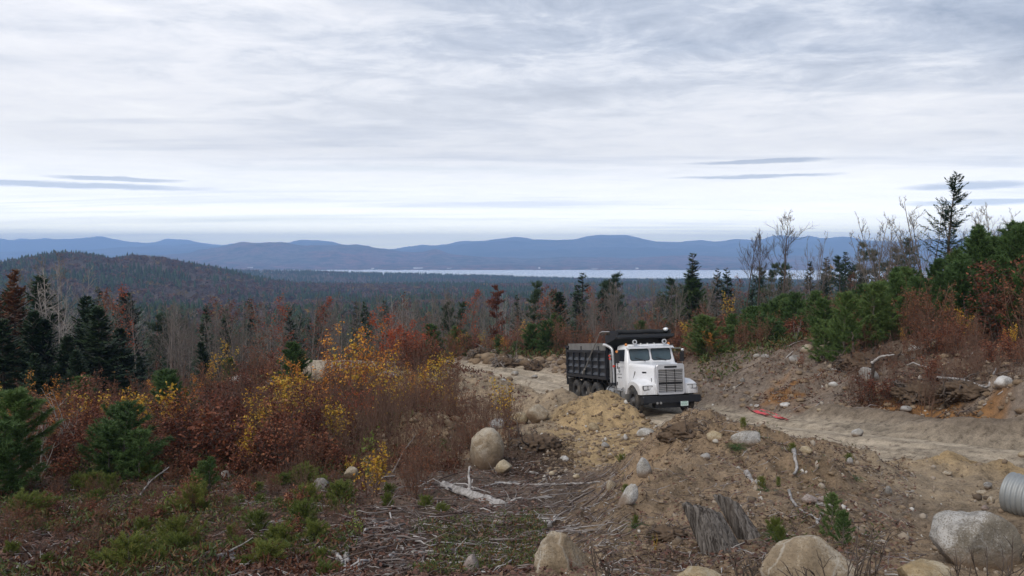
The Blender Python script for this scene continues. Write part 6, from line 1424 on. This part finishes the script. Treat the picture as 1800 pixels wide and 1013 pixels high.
for a in [('deadfir', 88, 46, 468, .95), ('deadfir', 108, 49, 500, .9), ('rustpine', 25, 48, 470, 1.1), ('rustpine', -10, 46, 500, 1.1), ('hemlock', 170, 47, 535, 1.25), ('hemlock', 150, 50, 520, 1.0), ('hemlock', 195, 49, 575, 1.1), ('hemlock', 45, 44, 545, 1.2), ('hemlock', 0, 42, 560, 1.2), ('hemlock', 75, 45, 560, 1.1), ('hemlock', 110, 44, 590, 1.2), ('hemlock', 225, 50, 610, 1.0), ('hemlock', 245, 52, 625, .9), ('hemlock', 20, 52, 505, 1.2), ('hemlock', 130, 42, 615, 1.1), ('hemlock', 60, 40, 620, 1.1),
          ('spruce', 1216, 85, 443, 1.3), ('spruce', 1203, 86, 470, 1.1), ('spruce', 1022, 100, 479, 1.35), ('spruce', 1016, 98, 500, 1.2), ('flatpine', 1072, 95, 480, .9), ('flatpine', 1060, 96, 492, .9), ('flatpine', 940, 82, 500, .9), ('flatpine', 970, 90, 510, .8), ('flatpine', 790, 74, 530, .9), ('flatpine', 805, 78, 535, .8), ('rusttree', 873, 80, 503, .75), ('spruce', 1180, 90, 515, 1.2), ('spruce', 1150, 95, 510, 1.2), ('spruce', 515, 80, 540, 1.3), ('spruce', 560, 90, 555, 1.2), ('spruce', 1290, 100, 470, 1.1), ('spruce', 1258, 100, 472, 1.1),
          ('bigspruce', 1662, 56, 300, 1.0), ('skytree', 1372, 70, 378, .95), ('skytree', 1310, 74, 418, .8), ('skytree', 1330, 78, 412, .8), ('multitree', 1427, 68, 410, .7), ('multitree', 1545, 58, 382, 1.0), ('multitree', 1562, 60, 392, .9), ('multitree', 1632, 60, 350, 1.2), ('multitree', 1742, 55, 362, 1.1), ('multitree', 1720, 57, 372, 1.0), ('multitree', 1785, 50, 372, 1.0), ('skytree', 1680, 62, 352, .8), ('bare', 1500, 66, 440, .7), ('flatpine', 1600, 78, 418, .9), ('flatpine', 1518, 84, 430, .9), ('flatpine', 1545, 86, 438, .9), ('flatpine', 1480, 92, 450, .9), ('spruce', 1488, 94, 442, 1.1), ('flatpine', 1575, 88, 440, .9), ('flatpine', 1385, 100, 462, .9), ('flatpine', 1350, 98, 466, .9), ('spruce', 1430, 98, 458, 1.2), ('spruce', 1455, 96, 452, 1.2), ('flatpine', 1330, 104, 470, .9), ('multitree', 1360, 66, 480, .8), ('multitree', 1600, 52, 470, .8),
          ('barepale', 95, 60, 470, .8), ('bare', 85, 70, 455, 1.0), ('bare', 115, 75, 452, 1.0), ('barepale', 140, 66, 470, .7), ('bare', 60, 64, 480, .9), ('bare', 315, 78, 530, .9), ('bare', 400, 84, 532, .9), ('bare', 430, 80, 540, .8), ('bare', 500, 86, 518, .9), ('bare', 590, 88, 515, .9), ('bare', 790, 92, 505, .8), ('barepale', 900, 88, 512, .8)]:
    put(a[0], a[1], a[2], a[3], wide=a[4])
# --- the thicket between them
moundfree = lambda u, Y, x: (Y < 26 and 690 < u < 820 and RR.random() < .5) or (Y < 21 and u > 850) or (u > 880 and Y < 46) or (u > 800 and Y > 30 and Y < 46) or (Y < 17.6 and u > 560)
fill(['copper', 'brownred', 'yellow', 'orange', 'barebrush', 'pine', 'redsap'], [10, 4, 1.5, 1.6, 3, .6, 1.2], 62, -60, 660, 17.2, 27, hr=(.9, 2.2), mind=.8, avoid=moundfree)
fill(['barebrush', 'brownred', 'copper', 'greenbush', 'yellow'], [5, 5, 3.5, .8, 1.0], 36, 520, 800, 14.2, 18.5, hr=(.5, 1.4), mind=.6, avoid=lambda u, Y, x: u > 745 and Y < 16.5)
fill(['barebrush', 'brownred', 'redsap'], [6, 3, 1], 14, 800, 900, 19, 30, hr=(.8, 1.8), mind=.9)
fill(['barebrush', 'copper', 'brownred'], [6, 3, 3], 26, 1490, 1830, 21.5, 31, hr=(.8, 1.9), mind=.8)
fill(['brownred', 'barebrush', 'orange', 'yellow', 'redsap', 'copper'], [6, 6, 2, 1.8, 1.6, 1.0], 44, 520, 890, 19, 34, hr=(1.2, 2.2), mind=.8, avoid=moundfree)
fill(['brownred', 'barebrush', 'orange', 'yellow', 'copper', 'pine'], [5, 5, 1.0, 1.0, 1.6, 1.6], 58, -60, 790, 27, 46, hr=(1.3, 2.9), mind=1.1, avoid=moundfree)
fill(['brownred', 'thinrust', 'redsap', 'pine', 'yellow', 'hemlock', 'barebrush'], [8, 2.0, 1.6, 1.1, 1.2, .2, 3], 74, -60, 1240, 52, 70, hr=(2.2, 4.6), mind=1.8)
fill(['brownred', 'copper', 'barebrush', 'greenbush'], [5, 3, 3, 1], 56, -60, 640, 9.6, 17.4, hr=(.2, .62), mind=.45)
# right slope
VT = [(1200, 585), (1300, 552), (1400, 530), (1500, 505), (1600, 470), (1700, 428), (1800, 410), (1900, 400)]
fill(['pine', 'copper', 'brownred', 'yellow', 'barebrush', 'thinrust'], [6, 4.5, 4, 1.0, 3, 1.4], 66, 1235, 1850, 38, 62, hr=(1.6, 4.6), vt=VT, mind=1.5)
fill(['pine', 'copper', 'brownred', 'yellow', 'barebrush', 'redsap'], [4, 4, 3, .8, 3, .6], 30, 1260, 1850, 30, 40, hr=(.8, 2.4), mind=1.3, avoid=lambda u, Y, x: u < 1400 and Y < 37)
fill(['pine', 'copper', 'brownred', 'orange'], [8, 3, 3, .8], 70, 1225, 1490, 36.5, 50, hr=(1.1, 2.7), mind=.9)
fill(['pine', 'copper', 'brownred'], [2, 5, 3.4], 40, 1440, 1840, 30, 46, hr=(1.4, 4.0), vt=VT, mind=1.2)
fill(['pine', 'brownred', 'copper', 'redsap', 'yellow', 'orange'], [1.5, 4, 3, 1.2, 1, 1], 36, 740, 1240, 52, 64, hr=(1.8, 3.2), mind=1.3)
# the woods beyond the clearing
TL = [(-100, 470), (100, 480), (300, 530), (500, 522), (700, 515), (900, 505), (1100, 490), (1250, 480), (1400, 465), (1600, 440), (1850, 430)]
fill(['bare', 'barepale', 'spruce', 'flatpine', 'thinrust', 'hemlock', 'thinred'], [13, .9, 1.6, 1.0, 2.2, .4, 1.3], 200, -130, 1260, 62, 140, hr=(5.5, 12.5), vt=TL, mind=2.6)
fill(['bare', 'spruce', 'flatpine', 'pine', 'thinrust', 'thinyellow'], [8, 2, 3, 2, 1, .5], 60, 1200, 1900, 64, 130, hr=(3, 9), vt=TL, mind=2.6)
fill(['seedling'], [1], 34, -40, 620, 8.8, 17, hr=(.15, .42), mind=.4)

# --- labels: what it is, where it grows, which one in its row
def where(u, Y):
    if Y < 17.2:
        return 'in the left foreground clearing' if u < 560 else 'beside the stick litter' if u < 1060 else 'on the near mound' if u < 1540 else 'beside the near road'
    if Y < 27.5:
        return 'in the thicket at the left edge' if u < 240 else 'in the left thicket' if u < 430 else 'in the thicket before the tall orange saplings' if u < 660 else 'around the small earth mound' if u < 900 else 'on the spoil slope' if u < 1200 else 'on the dark right bank'
    if Y < 47:
        return 'before the dark left conifers' if u < 280 else 'behind the left thicket' if u < 560 else 'around the red saplings' if u < 900 else 'on the bank right of the truck' if u < 1430 else 'on the bank behind the dead snag' if u < 1640 else 'high on the right bank'
    if Y < 64:
        return 'among the dark left conifers' if u < 320 else 'at the edge of the left woods' if u < 740 else 'beyond the far road bend' if u < 1000 else 'straight behind the truck' if u < 1240 else 'on the slope behind the bank' if u < 1500 else 'around the tall right spruce'
    if Y < 92:
        return 'in the nearer woods under the left hill' if u < 450 else 'in the nearer woods left of centre' if u < 760 else 'in the nearer woods below the lake' if u < 1200 else 'in the nearer woods on the right skyline'
    return 'in the farther woods under the left hill' if u < 450 else 'in the farther woods left of centre' if u < 760 else 'in the farther woods below the lake' if u < 1200 else 'in the farther woods on the right skyline'
ORD = ['', 'first', 'second', 'third', 'fourth', 'fifth', 'sixth', 'seventh', 'eighth', 'ninth', 'tenth', 'eleventh', 'twelfth', 'thirteenth', 'fourteenth', 'fifteenth', 'sixteenth', 'seventeenth', 'eighteenth', 'nineteenth']
def ordinal(n):
    if n < 20: return ORD[n]
    t = {2: 'twent', 3: 'thirt', 4: 'fort', 5: 'fift', 6: 'sixt'}[n//10]
    return t+('ieth' if n % 10 == 0 else 'y-'+ORD[n % 10])
rows = {}
for q in PLANTS: rows.setdefault((q[1], where(q[2], q[3])), []).append(q)
for (kind, w_), qs in rows.items():
    qs.sort(key=lambda q: q[2]); n = len(qs)
    for i, q in enumerate(qs):
        pos = '' if n == 1 else (', the left one of two' if i == 0 else ', the right one of two') if n == 2 else ', %s from left' % ordinal(i+1)
        q[0]['label'] = q[4] or (DESC[kind]+' '+w_+pos); q[0]['group'] = PLURAL[kind]

# --- low growth nobody could count
def ground_cover():
    for name, lab, mat, sets in (('ground_cover', 'low green and russet plants spreading over the clearing floor', leafmat('ground_plants', [(0, (.030, .045, .018)), (.35, (.07, .10, .03)), (.6, (.12, .13, .04)), (.8, (.16, .07, .035)), (1, (.20, .11, .04))], .2), ((9000, (-60, 620, 8.2, 17), 1, .05, lambda rg, x, y: fbm(x*.8, y*.8, 3, 3) > .02), (4200, (720, 960, 8.2, 12.5), 2, .035, lambda rg, x, y: fbm(x*.9, y*.9, 5, 3) > -.1), (1500, (1080, 1560, 6.6, 14), 3, .035, lambda rg, x, y: fbm(x*1.4, y*1.4, 6, 3) > .25), (9000, (-60, 800, 17, 40), 4, .08, lambda rg, x, y: fbm(x*.5, y*.5, 6, 3) > -.1), (7000, (1230, 1860, 34, 62), 5, .14, None), (9000, (-60, 1250, 50, 75), 6, .2, None))),
                                 ('dead_bracken', 'rust-brown dead ferns and stems over the left clearing', leafmat('bracken', [(0, (.05, .018, .012)), (.5, (.12, .045, .025)), (1, (.20, .10, .05))], .1), ((6000, (-60, 640, 8.4, 18), 11, .05, lambda rg, x, y: fbm(x*.7, y*.7, 13, 3) > .0), (12000, (-60, 820, 16.5, 30), 12, .075, lambda rg, x, y: (x < -1.2) & (fbm(x*.6, y*.6, 15, 2) > -.35)), (8000, (-60, 800, 30, 52), 13, .12, None), (9000, (700, 1860, 40, 72), 14, .15, lambda rg, x, y: road_dist(x, y)[0] > 3.5), (5000, (1330, 1860, 22, 36), 15, .07, lambda rg, x, y: (y-x*.35 > 18.5) & (fbm(x*.6, y*.6, 19, 2) > -.1))))):
        g = Geo()
        for n, box, seed, s, mk in sets:
            rg, P = scatter(n, box, seed, mk); P = P[road_dist(P[:, 0], P[:, 1])[0] > 3.3]; m = len(P)
            if not m: continue
            for q in range(2):
                up_ = rg.uniform(0, 1, (m, 1))*s*3.2; C2 = P+np.concatenate([rg.normal(0, s, (m, 2)), up_], 1)
                A = rg.normal(0, 1, (m, 3)); A[:, 2] = np.abs(A[:, 2])+.3; A = unit(A)*s*rg.uniform(.5, 1.2, (m, 1)); B = unit(np.cross(A, rg.normal(0, 1, (m, 3))))*s*.22
                g.diamonds(C2, A, B)
            A = np.concatenate([rg.normal(0, .3, (m, 2)), np.ones((m, 1))], 1)*s*rg.uniform(1, 3.5, (m, 1)); g.blades(P, A, unit(np.cross(A, rg.normal(0, 1, (m, 3))))*s*.035)
        tagit(link(name, g.mesh(name, mat, smooth=False)), lab, 'ground plants', kind='stuff')
ground_cover()
def root_litter():
    g = Geo()
    for n, box, seed, s, mk in ((16000, (1060, 1600, 6.4, 16), 1, .035, lambda rg, x, y: (fbm(x*.9, y*.9, 23, 4)+.9*np.exp(-((y-14)/1.6)**2) > .12+.25*rg.random(len(x)))), (5000, (860, 1010, 17, 22), 2, .05, None), (6000, (1470, 1800, 20, 27), 3, .07, lambda rg, x, y: fbm(x*.7, y*.7, 29, 3) > -.1)):
        rg, P = scatter(n, box, seed, mk); P = P[road_dist(P[:, 0], P[:, 1])[0] > 3.0]; m = len(P); A = rg.normal(0, 1, (m, 3)); A[:, 2] *= .45; A = unit(A)*s*rg.uniform(.5, 1.6, (m, 1)); B = unit(np.cross(A, rg.normal(0, 1, (m, 3))))*s*rg.uniform(.06, .28, (m, 1))
        P[:, 2] += .01+rg.uniform(0, .03, m); g.diamonds(P, A, B)
    tagit(link('root_litter', g.mesh('root_litter', leafmat('root_litter', [(0, (.03, .02, .015)), (.5, (.075, .048, .034)), (.85, (.13, .09, .065)), (1, (.26, .20, .15))], .05), smooth=False)), 'dark shredded roots and bark strewn over the mound and bank', 'root litter', kind='stuff')
root_litter()
def tuft(u, Y, s, n, label, mat='grass_green', seed=0, drop=.4):
    rg = np.random.default_rng(seed); p = stand(u, Y); g = Geo()
    for k in range(n):
        a = rg.uniform(0, 6.28); d = np.array([math.cos(a)*.6, math.sin(a)*.6, rg.uniform(.5, 1.2)]); P = [rg.normal(0, .03, 3)*[1, 1, 0]]; L = s*rg.uniform(.6, 1.2)
        for q in range(5): d = unit(d+np.array([0, -.04, -drop])); P.append(P[-1]+d*L/5)
        g.tube(P, np.linspace(.0045, .001, 6), 3, False)
    tagit(link('grass_tuft', g.mesh('grass_tuft', M[mat]), loc=p), label, 'grass tuft', 'grass tufts')
M['grass_green'] = leafmat('grass_blades', [(0, (.04, .08, .03)), (1, (.10, .15, .05))], .2)
M['grass_straw'] = leafmat('straw_blades', [(0, (.16, .12, .07)), (1, (.34, .28, .17))], .2)
tuft(1378, 8.3, .34, 90, 'drooping green grass tuft right of the stump', seed=1)
tuft(1300, 12.6, .28, 70, 'green grass tuft just under the flat pale boulder on the crest', seed=2)
tuft(1502, 11.8, .26, 60, 'green grass tuft on the right shoulder of the mound', seed=3)
tuft(772, 12.6, .32, 110, 'straw-coloured grass tuft left of the thick split log', 'grass_straw', 4)
tuft(1355, 10.4, .2, 50, 'small green tuft in the middle of the mound face', seed=5)
tuft(1120, 9.4, .2, 50, 'small green tuft left of the stump', seed=6)
# dark dead stems standing along the bottom edge
def dead_stems():
    rg = np.random.default_rng(5); k = 0
    for (u, Y, n, h, lab) in ((1390, 5.7, 8, .3, 'dark broken stems before the broad tan boulder'), (1450, 5.6, 9, .38, 'clump of dark dead twigs before the middle of the tan boulder'), (1520, 5.8, 10, .5, 'spreading dark twigs right of the broad tan boulder'), (1700, 5.8, 4, .46, 'dark upright stubs before the left of the biggest boulder'), (1760, 5.7, 7, .42, 'dark upright stubs before the right of the biggest boulder'), (1080, 6.6, 9, .3, 'thin dark twigs before the large slab boulder'), (1330, 6.2, 8, .32, 'thin dark twigs left of the broad tan boulder')):
        p = stand(u, Y); g = Geo()
        for q in range(n):
            b = np.array([rg.normal(0, .07), rg.normal(0, .04), -.05]); T = walk(rg, b, (rg.normal(0, .3), rg.normal(0, .15), 1), h*rg.uniform(.6, 1.3), 6, .12, .02); g.tube(T, np.linspace(.007, .003, 7), 5)
            for w in range(3): a, d = along(T, rg.uniform(.3, .95)); B = walk(rg, a, side(rg, d, .6), h*rg.uniform(.15, .45), 3, .2, .05); g.tube(B, np.linspace(.0035, .0015, 4), 4)
        tagit(link('twig_clump', g.mesh('twig_clump', M['bark_dark']), loc=p), lab, 'dead twigs', 'dead twigs along the near edge')
dead_stems()

# ------------------------------------------------------------------ haze: the air between here and the mountains
def make_haze():
    m, N = newmat('haze'); v = N.n('ShaderNodeVolumePrincipled', i={'Color': (.38, .60, 1.0, 1), 'Density': 1.45e-4, 'Anisotropy': 0.0})
    N.n('ShaderNodeOutputMaterial', i={'Volume': v.outputs[0]})
    g = Geo(); g.box(-19000, 19000, -400, 16700, -175, 320)
    tagit(link('haze', g.mesh('haze', m, smooth=False)), kind='stuff')
make_haze()
